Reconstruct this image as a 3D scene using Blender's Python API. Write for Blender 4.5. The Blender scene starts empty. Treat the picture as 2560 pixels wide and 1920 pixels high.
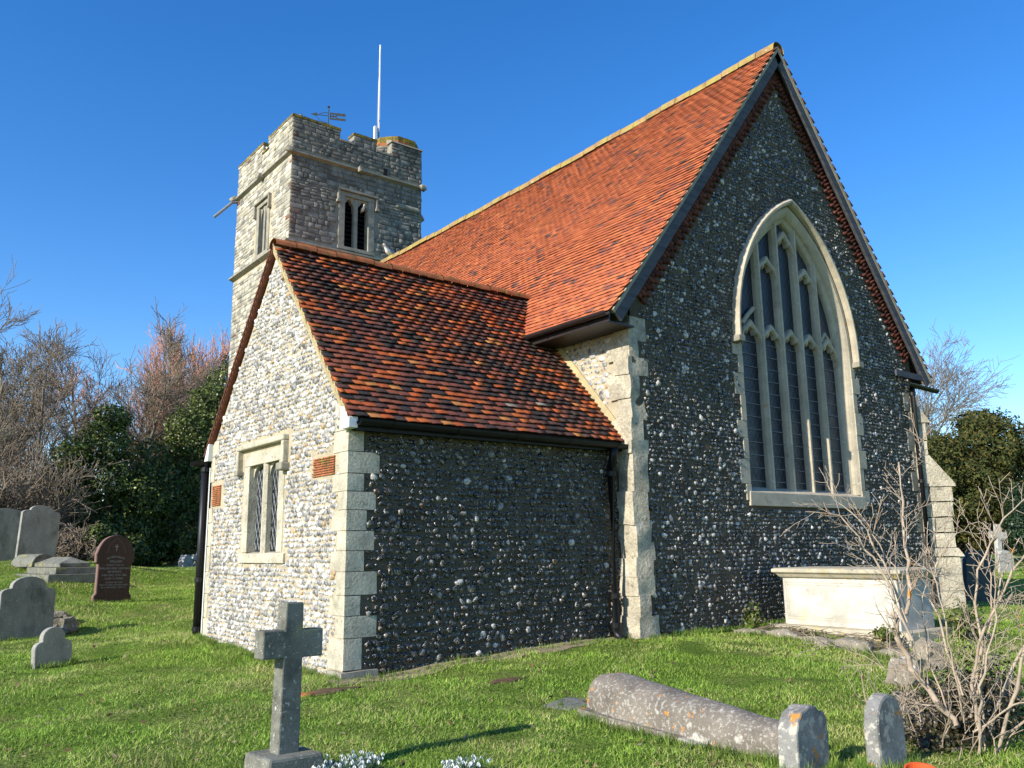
import bpy, bmesh, math, random
import numpy as np
from mathutils import Vector, Matrix, noise

random.seed(7)
RNG = np.random.default_rng(11)
SC = bpy.context.scene
COL = SC.collection
R_ = math.radians

# ------------------------------------------------------------------ camera
F_PX, YAW, PITCH, ROLL = 2106.5, R_(38.08), R_(11.07), R_(-0.79)
CAM = np.array([-8.693, -8.301, 1.40])
cF = np.array([math.sin(YAW)*math.cos(PITCH), math.cos(YAW)*math.cos(PITCH), math.sin(PITCH)])
cR = np.array([math.cos(YAW), -math.sin(YAW), 0.0])
cU = np.cross(cR, cF)
cR2 = cR*math.cos(ROLL) + cU*math.sin(ROLL)
cU2 = cU*math.cos(ROLL) - cR*math.sin(ROLL)
camd = bpy.data.cameras.new('camera')
camd.sensor_width = 36.0
camd.lens = 36.0*F_PX/2560.0
camd.clip_end = 3000
camo = bpy.data.objects.new('camera', camd)
COL.objects.link(camo)
mw = Matrix.Identity(4)
for i in range(3):
    mw[i][0], mw[i][1], mw[i][2], mw[i][3] = cR2[i], cU2[i], -cF[i], CAM[i]
camo.matrix_world = mw
SC.camera = camo

# ------------------------------------------------------------------ light
SUN_EL, SUN_FRONT = R_(27.0), R_(4.0)
sdir = Vector((-math.cos(SUN_FRONT)*math.cos(SUN_EL), -math.sin(SUN_FRONT)*math.cos(SUN_EL), math.sin(SUN_EL)))
world = bpy.data.worlds.new('World')
SC.world = world
world.use_nodes = True
wn = world.node_tree
sky = wn.nodes.new('ShaderNodeTexSky')
sky.sky_type = 'NISHITA'
sky.sun_disc = False
sky.sun_elevation = SUN_EL
sky.sun_rotation = math.atan2(sdir.x, sdir.y)
sky.altitude = 0
sky.air_density = 1.0
sky.dust_density = 0.15
sky.ozone_density = 3.0
bg = wn.nodes['Background']
bg.inputs['Strength'].default_value = 0.15
hsv = wn.nodes.new('ShaderNodeHueSaturation')
hsv.inputs['Saturation'].default_value = 1.33
hsv.inputs['Hue'].default_value = 0.509
hsv.inputs['Value'].default_value = 1.07
wn.links.new(sky.outputs['Color'], hsv.inputs['Color'])
wn.links.new(hsv.outputs['Color'], bg.inputs['Color'])
sund = bpy.data.lights.new('sun', 'SUN')
sund.energy = 5.0
sund.angle = R_(0.5)
sund.color = (1.0, 0.93, 0.80)
suno = bpy.data.objects.new('sun', sund)
COL.objects.link(suno)
suno.rotation_euler = (-sdir).to_track_quat('-Z', 'Y').to_euler()
suno.location = (-20, -10, 25)
SC.view_settings.view_transform = 'Standard'
SC.view_settings.look = 'None'
SC.view_settings.gamma = 1.0
SC.view_settings.exposure = 0.55
SC.render.engine = 'CYCLES'
SC.cycles.use_denoising = True
SC.cycles.max_bounces = 6

# ------------------------------------------------------------------ dimensions
W, HA, HE, OX, YG = 8.19, 10.57, 4.683, 0.528, -0.20      # chancel: width, ridge, eave, overhang, verge plane
LR = 16.48                                                   # ridge length to tower
LV, YV, WV, HV, EV = 4.30, 0.325, 4.567, 5.65, 2.886         # vestry
XT, YT, WT, DT, ZT, ZS, ZL = 1.612, 16.48, 5.01, 4.94, 15.70, 14.40, 11.28   # tower
SLOPE = (HA-HE)/(W/2+OX)
OE = 0.15
VSL = (HV-EV)/(WV/2+OE)

# ------------------------------------------------------------------ helpers: materials
def nmat(name):
    m = bpy.data.materials.new(name)
    m.use_nodes = True
    nt = m.node_tree
    return m, nt, nt.nodes['Principled BSDF']

def mk(name, base, rough=0.85, var=0.25, scale=5.0, bump=0.3, bscale=60.0, bdist=0.01, spec=0.3, spots=(), attr=False,
       stretch=None, metallic=0.0, detail=6.0, trans=0.0, fine=0.0):
    m, nt, bs = nmat(name)
    N, L = nt.nodes, nt.links
    geo = N.new('ShaderNodeNewGeometry')
    pos = geo.outputs['Position']
    if stretch:
        vm = N.new('ShaderNodeVectorMath'); vm.operation = 'MULTIPLY'
        vm.inputs[1].default_value = stretch
        L.new(pos, vm.inputs[0]); pos = vm.outputs[0]
    def nz(sc, det=detail, rg=0.6):
        n = N.new('ShaderNodeTexNoise')
        n.inputs['Scale'].default_value = sc; n.inputs['Detail'].default_value = det
        n.inputs['Roughness'].default_value = rg
        L.new(pos, n.inputs['Vector'])
        return n.outputs['Fac']
    if attr:
        at = N.new('ShaderNodeAttribute'); at.attribute_name = 'Col'
        col = at.outputs['Color']
    else:
        rgb = N.new('ShaderNodeRGB'); rgb.outputs[0].default_value = (*base, 1)
        col = rgb.outputs[0]
    def vary(col, fac_sock, v):
        mr = N.new('ShaderNodeMapRange')
        mr.inputs['From Min'].default_value = 0.3; mr.inputs['From Max'].default_value = 0.7
        mr.inputs['To Min'].default_value = 1-v; mr.inputs['To Max'].default_value = 1+v
        L.new(fac_sock, mr.inputs['Value'])
        vm = N.new('ShaderNodeVectorMath'); vm.operation = 'SCALE'
        L.new(col, vm.inputs[0]); L.new(mr.outputs[0], vm.inputs['Scale'])
        return vm.outputs[0]
    if var: col = vary(col, nz(scale), var)
    if fine: col = vary(col, nz(bscale*1.3, 3), fine)
    for i, (sc, ssc, th, soft, amt) in enumerate(spots):
        f = nz(ssc, 4, 0.65); th = .5+(th-.5)*.68; soft *= .8
        mr = N.new('ShaderNodeMapRange')
        mr.inputs['From Min'].default_value = th; mr.inputs['From Max'].default_value = th+soft
        mr.inputs['To Max'].default_value = amt
        # shift noise so that different spots do not coincide
        ad = N.new('ShaderNodeVectorMath'); ad.operation = 'ADD'; ad.inputs[1].default_value = (i*7.3+3, i*3.1, i*5.7)
        L.new(pos, ad.inputs[0]); L.new(ad.outputs[0], f.node.inputs['Vector'])
        L.new(f, mr.inputs['Value'])
        mx = N.new('ShaderNodeMix'); mx.data_type = 'RGBA'
        L.new(mr.outputs[0], mx.inputs['Factor']); L.new(col, mx.inputs[6]); mx.inputs[7].default_value = (*sc, 1)
        col = mx.outputs[2]
    L.new(col, bs.inputs['Base Color'])
    bs.inputs['Roughness'].default_value = rough
    bs.inputs['Specular IOR Level'].default_value = spec
    bs.inputs['Metallic'].default_value = metallic
    if bump:
        b = N.new('ShaderNodeBump'); b.inputs['Strength'].default_value = bump; b.inputs['Distance'].default_value = bdist
        L.new(nz(bscale, 5, 0.65), b.inputs['Height']); L.new(b.outputs[0], bs.inputs['Normal'])
    if trans:
        tr = N.new('ShaderNodeBsdfTranslucent'); L.new(col, tr.inputs['Color'])
        ms = N.new('ShaderNodeMixShader'); ms.inputs[0].default_value = trans
        L.new(bs.outputs[0], ms.inputs[1]); L.new(tr.outputs[0], ms.inputs[2])
        L.new(ms.outputs[0], N['Material Output'].inputs['Surface'])
    return m

YEL = (0.45, 0.33, 0.06); ORA = (0.55, 0.22, 0.03); WHI = (0.55, 0.54, 0.48); MOS = (0.10, 0.11, 0.03); DRK = (0.05, 0.048, 0.04)
MAT = dict(
    flint=mk('flint', (1, 1, 1), 0.2, 0.4, 30, 0.6, 45, 0.012, 0.55, spots=(((0.40, 0.38, 0.34), 52, 0.64, 0.025, 0.9), ((0.66, 0.61, 0.52), 44, 0.67, 0.02, 0.95), ((0.008, 0.008, 0.009), 60, 0.58, 0.03, 0.9)), attr=True),
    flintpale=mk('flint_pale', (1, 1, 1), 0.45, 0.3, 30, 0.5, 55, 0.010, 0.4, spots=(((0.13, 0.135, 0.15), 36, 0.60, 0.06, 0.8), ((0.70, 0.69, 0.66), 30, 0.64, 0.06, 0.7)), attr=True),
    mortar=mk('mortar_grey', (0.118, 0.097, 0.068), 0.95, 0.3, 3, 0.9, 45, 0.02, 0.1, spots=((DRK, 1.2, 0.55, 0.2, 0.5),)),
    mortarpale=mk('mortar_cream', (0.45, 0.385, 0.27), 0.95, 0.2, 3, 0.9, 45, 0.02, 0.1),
    lime=mk('limestone', (0.29, 0.268, 0.215), 0.9, 0.22, 4, 0.7, 35, 0.012, 0.2, spots=((DRK, 3.0, 0.60, 0.2, 0.45), (MOS, 2.0, 0.66, 0.15, 0.5)), fine=0.12),
    limeclean=mk('limestone_clean', (0.47, 0.43, 0.33), 0.9, 0.25, 3, 0.8, 30, 0.014, 0.2, spots=(((0.22, 0.20, 0.15), 2.6, 0.55, 0.2, 0.6), (MOS, 2.2, 0.66, 0.15, 0.5), (DRK, 14, 0.64, 0.1, 0.5)), fine=0.18),
    wornlime=mk('worn_limestone', (0.46, 0.41, 0.31), 0.92, 0.28, 3, 1.0, 22, 0.03, 0.15, spots=(((0.20, 0.18, 0.14), 3.5, 0.52, 0.2, 0.6), (DRK, 9, 0.62, 0.12, 0.5), (WHI, 7, 0.62, 0.1, 0.5)), fine=0.2),
    winstone=mk('window_stone', (0.43, 0.375, 0.28), 0.9, 0.18, 3, 0.4, 40, 0.008, 0.2, spots=((DRK, 5.0, 0.62, 0.2, 0.35), (WHI, 9.0, 0.68, 0.06, 0.6), (ORA, 4, 0.76, 0.04, 0.7)), fine=0.1),
    tile=mk('clay_tile', (1, 1, 1), 0.8, 0.22, 14, 0.35, 90, 0.004, 0.25, spots=((MOS, 5, 0.70, 0.12, 0.45), (WHI, 40, 0.74, 0.05, 0.35)), attr=True, fine=0.12),
    tile2=mk('clay_tile_main', (1, 1, 1), 0.85, 0.16, 6, 0.35, 90, 0.004, 0.2, spots=((DRK, 7, 0.66, 0.14, 0.45),), attr=True, fine=0.10),
    roofbase=mk('roof_underlay', (0.05, 0.03, 0.025), 0.95, 0.2, 6, 0),
    ridge=mk('ridge_lichen', (0.30, 0.19, 0.08), 0.9, 0.3, 6, 0.5, 60, 0.008, 0.15, spots=(((0.33, 0.265, 0.075), 3.0, 0.42, 0.15, 0.9), (WHI, 12, 0.66, 0.08, 0.5))),
    ridgered=mk('ridge_clay', (0.36, 0.12, 0.05), 0.85, 0.3, 5, 0.4, 60, 0.006, 0.2, spots=((MOS, 6, 0.52, 0.15, 0.8), (YEL, 8, 0.66, 0.1, 0.6))),
    vergemortar=mk('verge_mortar', (0.42, 0.345, 0.19), 0.95, 0.2, 6, 0.6, 40, 0.01, 0.1),
    vergegrey=mk('verge_mortar_grey', (0.33, 0.29, 0.22), 0.95, 0.25, 6, 0.6, 40, 0.01, 0.1, spots=((ORA, 6, 0.7, 0.1, 0.6),)),
    timber=mk('weathered_timber', (0.075, 0.075, 0.085), 0.8, 0.35, 3, 0.5, 20, 0.006, 0.3, stretch=(1, 1, 6)),
    brick=mk('brick', (1, 1, 1), 0.9, 0.25, 14, 0.5, 60, 0.006, 0.15, attr=True, fine=0.15),
    rag=mk('ragstone', (1, 1, 1), 0.9, 0.35, 3.5, 0.9, 26, 0.02, 0.2, spots=((DRK, 1.3, 0.55, 0.2, 0.5), (WHI, 14, 0.66, 0.08, 0.5)), attr=True, fine=0.18),
    ragmortar=mk('tower_mortar', (0.27, 0.25, 0.20), 0.95, 0.3, 4, 0.8, 30, 0.02, 0.1, spots=((DRK, 1.3, 0.55, 0.2, 0.5),)),
    brickdark=mk('brick_dark', (0.16, 0.06, 0.035), 0.9, 0.3, 8, 0.5, 40, 0.008, 0.15),
    moss=mk('moss_brick', (0.16, 0.12, 0.05), 0.95, 0.4, 8, 0.8, 40, 0.02, 0.1, spots=(((0.30, 0.24, 0.03), 4, 0.46, 0.12, 0.9), (DRK, 6, 0.6, 0.1, 0.6))),
    iron=mk('black_iron', (0.008, 0.008, 0.009), 0.45, 0.2, 8, 0.15, 50, 0.003, 0.3),
    brown=mk('brown_gutter', (0.022, 0.016, 0.015), 0.45, 0.2, 8, 0.1, 50, 0.003, 0.5),
    white=mk('white_paint', (0.78, 0.78, 0.76), 0.5, 0.06, 5, 0.1, 40, 0.003, 0.4),
    cream=mk('cream_board', (0.50, 0.43, 0.30), 0.8, 0.15, 5, 0.2, 40, 0.004, 0.2),
    glass=None, louvre=mk('louvre_board', (0.012, 0.012, 0.013), 0.8, 0.2, 5, 0.1),
    dark=mk('dark_interior', (0.008, 0.008, 0.008), 0.95, 0, 5, 0),
    lead=mk('lead', (0.16, 0.17, 0.18), 0.6, 0.2, 8, 0.2, 40, 0.004, 0.4),
    cross=mk('cross_stone', (0.17, 0.17, 0.14), 0.92, 0.25, 5, 0.6, 70, 0.008, 0.15, spots=((DRK, 4, 0.52, 0.2, 0.65), ((0.30, 0.27, 0.08), 3, 0.60, 0.12, 0.6), (WHI, 45, 0.67, 0.04, 0.7)), fine=0.15),
    coffin=mk('coffin_stone', (0.185, 0.16, 0.13), 0.92, 0.3, 4, 0.7, 60, 0.01, 0.15, spots=(((0.42, 0.40, 0.35), 34, 0.57, 0.05, 0.6), ((0.52, 0.49, 0.43), 3.0, 0.62, 0.05, 0.75), (ORA, 9, 0.70, 0.03, 0.9)), fine=0.2),
    lich=mk('lichen_stone', (0.22, 0.215, 0.20), 0.92, 0.35, 5, 0.6, 60, 0.008, 0.15, spots=(((0.50, 0.46, 0.38), 14, 0.56, 0.06, 0.7), (ORA, 9, 0.64, 0.05, 0.85), (WHI, 40, 0.68, 0.04, 0.7)), fine=0.15),
    slabgrey=mk('grey_headstone', (0.27, 0.265, 0.235), 0.9, 0.25, 4, 0.5, 70, 0.006, 0.15, spots=((WHI, 40, 0.66, 0.04, 0.6), (DRK, 3, 0.56, 0.2, 0.5), ((0.32, 0.28, 0.07), 2.5, 0.70, 0.1, 0.7)), stretch=(1, 1, 0.6), fine=0.12),
    redgran=mk('red_granite', (0.038, 0.018, 0.017), 0.55, 0.25, 30, 0.2, 80, 0.003, 0.35, spots=(((0.20, 0.12, 0.11), 60, 0.62, 0.05, 0.5),)),
    redside=mk('red_stone_rough', (0.20, 0.12, 0.10), 0.9, 0.2, 20, 0.4, 60, 0.005, 0.2),
    letter=mk('letter_paint', (0.30, 0.30, 0.30), 0.8, 0.3, 60, 0),
    tomb=mk('tomb_stone', (0.50, 0.475, 0.415), 0.9, 0.3, 3, 0.6, 40, 0.006, 0.15, spots=(((0.52, 0.45, 0.25), 1.6, 0.60, 0.15, 0.5), ((0.30, 0.30, 0.28), 4, 0.64, 0.1, 0.5), ((0.40, 0.39, 0.34), 16, 0.64, 0.06, 0.5)), fine=0.12),
    tomblid=mk('tomb_lid', (0.42, 0.38, 0.29), 0.92, 0.2, 5, 0.6, 40, 0.01, 0.15, spots=((YEL, 5, 0.64, 0.08, 0.7), (DRK, 8, 0.62, 0.12, 0.5))),
    rock=mk('rubble_stone', (0.24, 0.21, 0.165), 0.92, 0.3, 7, 0.8, 30, 0.02, 0.15, spots=((WHI, 16, 0.6, 0.08, 0.6), (MOS, 5, 0.6, 0.15, 0.6))),
    paleston=mk('pale_headstone', (0.42, 0.41, 0.37), 0.92, 0.25, 6, 0.5, 50, 0.008, 0.15, spots=((MOS, 4, 0.62, 0.15, 0.5), (ORA, 5, 0.72, 0.06, 0.7))),
    darkston=mk('dark_headstone', (0.045, 0.06, 0.055), 0.6, 0.2, 6, 0.2, 50, 0.004, 0.3),
    terra=mk('terracotta', (0.62, 0.10, 0.025), 0.6, 0.08, 6, 0.1, 50, 0.003, 0.35),
    bark=mk('bark', (0.24, 0.20, 0.15), 0.95, 0.3, 6, 0.5, 40, 0.01, 0.1, spots=((MOS, 2.5, 0.5, 0.15, 0.6),)),
    barkgrey=mk('bark_grey', (0.24, 0.21, 0.17), 0.95, 0.3, 6, 0.5, 40, 0.01, 0.1),
    barkred=mk('twig_red', (0.62, 0.31, 0.19), 0.9, 0.25, 2, 0),
    barkpale=mk('shrub_stem', (0.37, 0.295, 0.22), 0.85, 0.3, 9, 0.4, 60, 0.004, 0.15, spots=((ORA, 4.5, 0.70, 0.05, 0.85), ((0.2, 0.17, 0.13), 12, 0.6, 0.1, 0.6))),
    twigbrown=mk('twig_brown', (0.22, 0.175, 0.13), 0.95, 0.3, 2, 0),
    leaf=mk('ivy_leaf', (1, 1, 1), 0.42, 0.35, 1.2, 0, attr=True, spec=0.35, trans=0.15),
    yew=mk('yew_needle', (1, 1, 1), 0.75, 0.35, 0.9, 0, attr=True, spec=0.2, trans=0.12),
    grass=mk('grass_blade', (1, 1, 1), 0.55, 0.35, 1.3, 0, attr=True, spec=0.25, trans=0.35),
    petal=mk('snowdrop_petal', (0.85, 0.87, 0.85), 0.5, 0.0, 5, 0, trans=0.25),
    snowleaf=mk('snowdrop_leaf', (0.09, 0.17, 0.08), 0.5, 0.2, 9, 0, trans=0.2),
    gull=mk('gull_white', (0.82, 0.82, 0.80), 0.7, 0.05, 20, 0), gullgrey=mk('gull_grey', (0.30, 0.32, 0.34), 0.7, 0.05, 20, 0),
    beak=mk('gull_beak', (0.55, 0.35, 0.04), 0.6, 0, 20, 0),
    vane=mk('vane_iron', (0.06, 0.065, 0.06), 0.7, 0.3, 9, 0.2),
    gravel=mk('gravel', (0.28, 0.23, 0.15), 0.95, 0.35, 20, 0.8, 60, 0.02, 0.1),
    soil=mk('soil', (0.13, 0.085, 0.05), 0.95, 0.35, 10, 0.9, 40, 0.02, 0.1),
    greenplastic=mk('green_plastic', (0.01, 0.10, 0.04), 0.5, 0.1, 5, 0),
)

def glass_mat():
    m, nt, bs = nmat('leaded_glass')
    N, L = nt.nodes, nt.links
    geo = N.new('ShaderNodeNewGeometry')
    sep = N.new('ShaderNodeSeparateXYZ'); L.new(geo.outputs['Position'], sep.inputs[0])
    def lines(sock, per, wdt):
        a = N.new('ShaderNodeMath'); a.operation = 'MULTIPLY'; a.inputs[1].default_value = 1/per; L.new(sock, a.inputs[0])
        f = N.new('ShaderNodeMath'); f.operation = 'FRACT'; L.new(a.outputs[0], f.inputs[0])
        c = N.new('ShaderNodeMath'); c.operation = 'LESS_THAN'; c.inputs[1].default_value = wdt; L.new(f.outputs[0], c.inputs[0])
        return c.outputs[0]
    def comb(x, y, s):
        a = N.new('ShaderNodeMath'); a.operation = 'MULTIPLY'; a.inputs[1].default_value = s; L.new(y, a.inputs[0])
        b = N.new('ShaderNodeMath'); b.operation = 'ADD'; L.new(x, b.inputs[0]); L.new(a.outputs[0], b.inputs[1]); return b.outputs[0]
    xy = comb(sep.outputs['X'], sep.outputs['Y'], 1.0)
    d1 = lines(comb(sep.outputs['Z'], xy, 1.7), 0.2, 0.09)
    d2 = lines(comb(sep.outputs['Z'], xy, -1.7), 0.2, 0.09)
    mx = N.new('ShaderNodeMath'); mx.operation = 'MAXIMUM'; L.new(d1, mx.inputs[0]); L.new(d2, mx.inputs[1])
    nz = N.new('ShaderNodeTexNoise'); nz.inputs['Scale'].default_value = 7; L.new(geo.outputs['Position'], nz.inputs['Vector'])
    mix = N.new('ShaderNodeMix'); mix.data_type = 'RGBA'
    mix.inputs[6].default_value = (0.010, 0.014, 0.022, 1); mix.inputs[7].default_value = (0.05, 0.055, 0.06, 1)
    L.new(mx.outputs[0], mix.inputs['Factor']); L.new(mix.outputs[2], bs.inputs['Base Color'])
    mr = N.new('ShaderNodeMapRange'); mr.inputs['To Min'].default_value = 0.25; mr.inputs['To Max'].default_value = 0.6
    L.new(nz.outputs['Fac'], mr.inputs['Value']); L.new(mr.outputs[0], bs.inputs['Roughness'])
    bs.inputs['Specular IOR Level'].default_value = 0.4
    b = N.new('ShaderNodeBump'); b.inputs['Strength'].default_value = 0.3; b.inputs['Distance'].default_value = 0.02
    L.new(nz.outputs['Fac'], b.inputs['Height']); L.new(b.outputs[0], bs.inputs['Normal'])
    return m
MAT['glass'] = glass_mat()

def ground_mat():
    m, nt, bs = nmat('lawn_soil')
    N, L = nt.nodes, nt.links
    geo = N.new('ShaderNodeNewGeometry')
    def nz(s, d=5):
        n = N.new('ShaderNodeTexNoise'); n.inputs['Scale'].default_value = s; n.inputs['Detail'].default_value = d
        n.inputs['Roughness'].default_value = 0.65
        L.new(geo.outputs['Position'], n.inputs['Vector']); return n.outputs['Fac']
    def ramp(sock, stops):
        r = N.new('ShaderNodeValToRGB')
        e = r.color_ramp.elements
        e[0].position, e[0].color = stops[0][0], (*stops[0][1], 1)
        e[1].position, e[1].color = stops[-1][0], (*stops[-1][1], 1)
        for p, c in stops[1:-1]:
            k = e.new(p); k.color = (*c, 1)
        L.new(sock, r.inputs[0]); return r.outputs[0]
    c1 = ramp(nz(1.1), ((0.3, (0.08, 0.14, 0.018)), (0.5, (0.12, 0.19, 0.026)), (0.68, (0.22, 0.22, 0.07))))
    c2 = ramp(nz(26, 3), ((0.36, (0.3, 0.3, 0.3)), (0.6, (1.3, 1.3, 1.3))))
    mx = N.new('ShaderNodeMix'); mx.data_type = 'RGBA'; mx.blend_type = 'MULTIPLY'; mx.inputs['Factor'].default_value = 0.7
    L.new(c1, mx.inputs[6]); L.new(c2, mx.inputs[7]); L.new(mx.outputs[2], bs.inputs['Base Color'])
    bs.inputs['Roughness'].default_value = 0.95; bs.inputs['Specular IOR Level'].default_value = 0.1
    b = N.new('ShaderNodeBump'); b.inputs['Strength'].default_value = 0.8; b.inputs['Distance'].default_value = 0.04
    L.new(nz(30, 4), b.inputs['Height']); L.new(b.outputs[0], bs.inputs['Normal'])
    return m
MAT['ground'] = ground_mat()

# ------------------------------------------------------------------ helpers: objects
def tag(o, label=None, cat=None, group=None, kind=None):
    if label: o['label'] = label
    if cat: o['category'] = cat
    if group: o['group'] = group
    if kind: o['kind'] = kind
    return o

def empty(name, loc, label=None, cat=None, group=None, rz=0.0, rot=None):
    o = bpy.data.objects.new(name, None)
    o.empty_display_size = 0.2
    o.location = loc
    o.rotation_euler = rot if rot else (0, 0, rz)
    COL.objects.link(o)
    return tag(o, label, cat, group)

def mesh_np(name, V, loops, starts, C=None, smooth=False):
    me = bpy.data.meshes.new(name)
    V = np.asarray(V, np.float32)
    loops = np.asarray(loops, np.int32); starts = np.asarray(starts, np.int32)
    me.vertices.add(len(V)); me.vertices.foreach_set('co', V.ravel())
    me.loops.add(len(loops)); me.loops.foreach_set('vertex_index', loops)
    me.polygons.add(len(starts)); me.polygons.foreach_set('loop_start', starts)
    if smooth: me.polygons.foreach_set('use_smooth', np.ones(len(starts), bool))
    me.update(calc_edges=True)
    if C is not None:
        a = me.attributes.new('Col', 'FLOAT_COLOR', 'POINT')
        rgba = np.ones((len(V), 4), np.float32); rgba[:, :3] = C
        a.data.foreach_set('color', rgba.ravel())
    return me

def link(name, me, mat, parent=None, world_verts=True):
    o = bpy.data.objects.new(name, me)
    if mat is not None and len(me.materials) == 0:
        me.materials.append(MAT[mat] if isinstance(mat, str) else mat)
    COL.objects.link(o)
    if parent is not None:
        o.parent = parent
        if world_verts and parent.type == 'EMPTY':
            o.matrix_parent_inverse = parent_world(parent).inverted()
    return o

def parent_world(p):
    return Matrix.LocRotScale(p.location, p.rotation_euler.to_quaternion(), p.scale)

class MB:
    """collects faces, builds ONE mesh object"""
    def __init__(s): s.v = []; s.f = []
    def add(s, verts, faces):
        n = len(s.v); s.v += [tuple(map(float, p)) for p in verts]; s.f += [tuple(i+n for i in f) for f in faces]; return s
    def quad(s, a, b, c, d): return s.add([a, b, c, d], [(0, 1, 2, 3)])
    def grid(s, rows, closed=False, caps=False):
        m = len(rows[0]); v = [p for r in rows for p in r]; f = []
        for i in range(len(rows)-1):
            for j in range(m if closed else m-1):
                k = (j+1) % m
                f.append((i*m+j, i*m+k, (i+1)*m+k, (i+1)*m+j))
        if caps:
            f.append(tuple(range(m-1, -1, -1))); f.append(tuple((len(rows)-1)*m+j for j in range(m)))
        return s.add(v, f)
    def box(s, x0, x1, y0, y1, z0, z1):
        v = [(x, y, z) for z in (z0, z1) for y in (y0, y1) for x in (x0, x1)]
        return s.add(v, [(0, 2, 3, 1), (4, 5, 7, 6), (0, 1, 5, 4), (2, 6, 7, 3), (0, 4, 6, 2), (1, 3, 7, 5)])
    def hull8(s, p):   # 8 points bottom ring, top ring
        return s.add(p, [(3, 2, 1, 0), (4, 5, 6, 7), (0, 1, 5, 4), (1, 2, 6, 5), (2, 3, 7, 6), (3, 0, 4, 7)])
    def tube(s, pts, rad, n=8, caps=True):
        pts = [Vector(p) for p in pts]
        if not hasattr(rad, '__len__'): rad = [rad]*len(pts)
        rows = []
        for i, p in enumerate(pts):
            d = (pts[min(i+1, len(pts)-1)] - pts[max(i-1, 0)])
            d = d.normalized() if d.length > 1e-9 else Vector((0, 0, 1))
            a = d.cross(Vector((0, 0, 1)))
            if a.length < 1e-3: a = d.cross(Vector((1, 0, 0)))
            a.normalize(); b = d.cross(a)
            rows.append([p + (a*math.cos(t)+b*math.sin(t))*rad[i] for t in [2*math.pi*k/n for k in range(n)]])
        return s.grid(rows, True, caps)
    def prism(s, outline, pt0, pt1):     # outline list of 2d, two mapping fns
        n = len(outline)
        v = [pt0(*p) for p in outline] + [pt1(*p) for p in outline]
        f = [tuple(range(n-1, -1, -1)), tuple(range(n, 2*n))] + [(i, (i+1) % n, n+(i+1) % n, n+i) for i in range(n)]
        return s.add(v, f)
    def build(s, name, mat, parent=None, bevel=0, seg=2, smooth=False, world_verts=True, label=None):
        me = bpy.data.meshes.new(name)
        me.from_pydata(s.v, [], s.f); me.update()
        bm = bmesh.new(); bm.from_mesh(me); bmesh.ops.recalc_face_normals(bm, faces=bm.faces); bm.to_mesh(me); bm.free()
        if smooth:
            me.polygons.foreach_set('use_smooth', np.ones(len(me.polygons), bool))
        o = link(name, me, mat, parent, world_verts)
        if bevel:
            b = o.modifiers.new('bevel', 'BEVEL'); b.width = bevel; b.segments = seg; b.limit_method = 'ANGLE'
        if label: o['label'] = label
        return o

def rough(o, cuts=3, amp=0.012, scale=4.0, seed=0.0, rnd=0.0):
    """subdivide a small mesh and wear it with noise"""
    bm = bmesh.new(); bm.from_mesh(o.data)
    bmesh.ops.subdivide_edges(bm, edges=bm.edges[:], cuts=cuts, use_grid_fill=True)
    bm.normal_update()
    cs = [v.co.copy() for v in bm.verts]
    lo = Vector([min(c[i] for c in cs) for i in range(3)]); hi = Vector([max(c[i] for c in cs) for i in range(3)])
    for v in bm.verts:
        c = v.co
        edge = 0
        for i in range(3):
            h = (hi[i]-lo[i])/2+1e-6
            if abs(abs(c[i]-(lo[i]+hi[i])/2)/h-1) < 1e-3: edge += 1
        n = noise.noise_vector(c*scale+Vector((seed, seed*2, 0)))
        v.co = c + n*amp - (v.normal*rnd if edge >= 2 else Vector((0, 0, 0)))
    bm.to_mesh(o.data); bm.free()
    o.data.polygons.foreach_set('use_smooth', np.ones(len(o.data.polygons), bool))
    o.data.set_sharp_from_angle(angle=R_(42))
    return o

class Frame:
    def __init__(s, O, U, N): s.O = np.array(O, float); s.U = np.array(U, float); s.N = np.array(N, float)
    def pt(s, u, z, n=0.0): return tuple(s.O + s.U*u + s.N*n + np.array([0, 0, z]))
    def box(s, mb, u0, u1, z0, z1, n0, n1):
        P = s.pt
        mb.hull8([P(u0, z0, n0), P(u1, z0, n0), P(u1, z0, n1), P(u0, z0, n1), P(u0, z1, n0), P(u1, z1, n0), P(u1, z1, n1), P(u0, z1, n1)])
        return mb
FE = Frame((0, 0, 0), (1, 0, 0), (0, -1, 0))          # chancel east wall
FS = Frame((0, 0, 0), (0, 1, 0), (-1, 0, 0))          # chancel south wall
FV = Frame((0, YV, 0), (1, 0, 0), (0, -1, 0))         # vestry side wall
FG = Frame((-LV, 0, 0), (0, 1, 0), (-1, 0, 0))        # vestry gable
TE = Frame((XT, YT, 0), (1, 0, 0), (0, -1, 0))        # tower east
TS = Frame((XT, YT, 0), (0, 1, 0), (-1, 0, 0))        # tower south

def wall_sheet(fr, name, mat, parent, u0, u1, segs, step=0.25):
    """segs(u) -> list of (z0,z1) ; vertical strips"""
    us = np.unique(np.concatenate([np.arange(u0, u1, step), [u1]]))
    mb = MB()
    for a, b in zip(us[:-1], us[1:]):
        e = 1e-4
        for (p0, p1), (q0, q1) in zip(segs(a+e), segs(b-e)):
            if p1-p0 < 0.005 and q1-q0 < 0.005: continue
            mb.quad(fr.pt(a, p0), fr.pt(b, q0), fr.pt(b, q1), fr.pt(a, p1))
    return mb.build(name, mat, parent)

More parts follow.
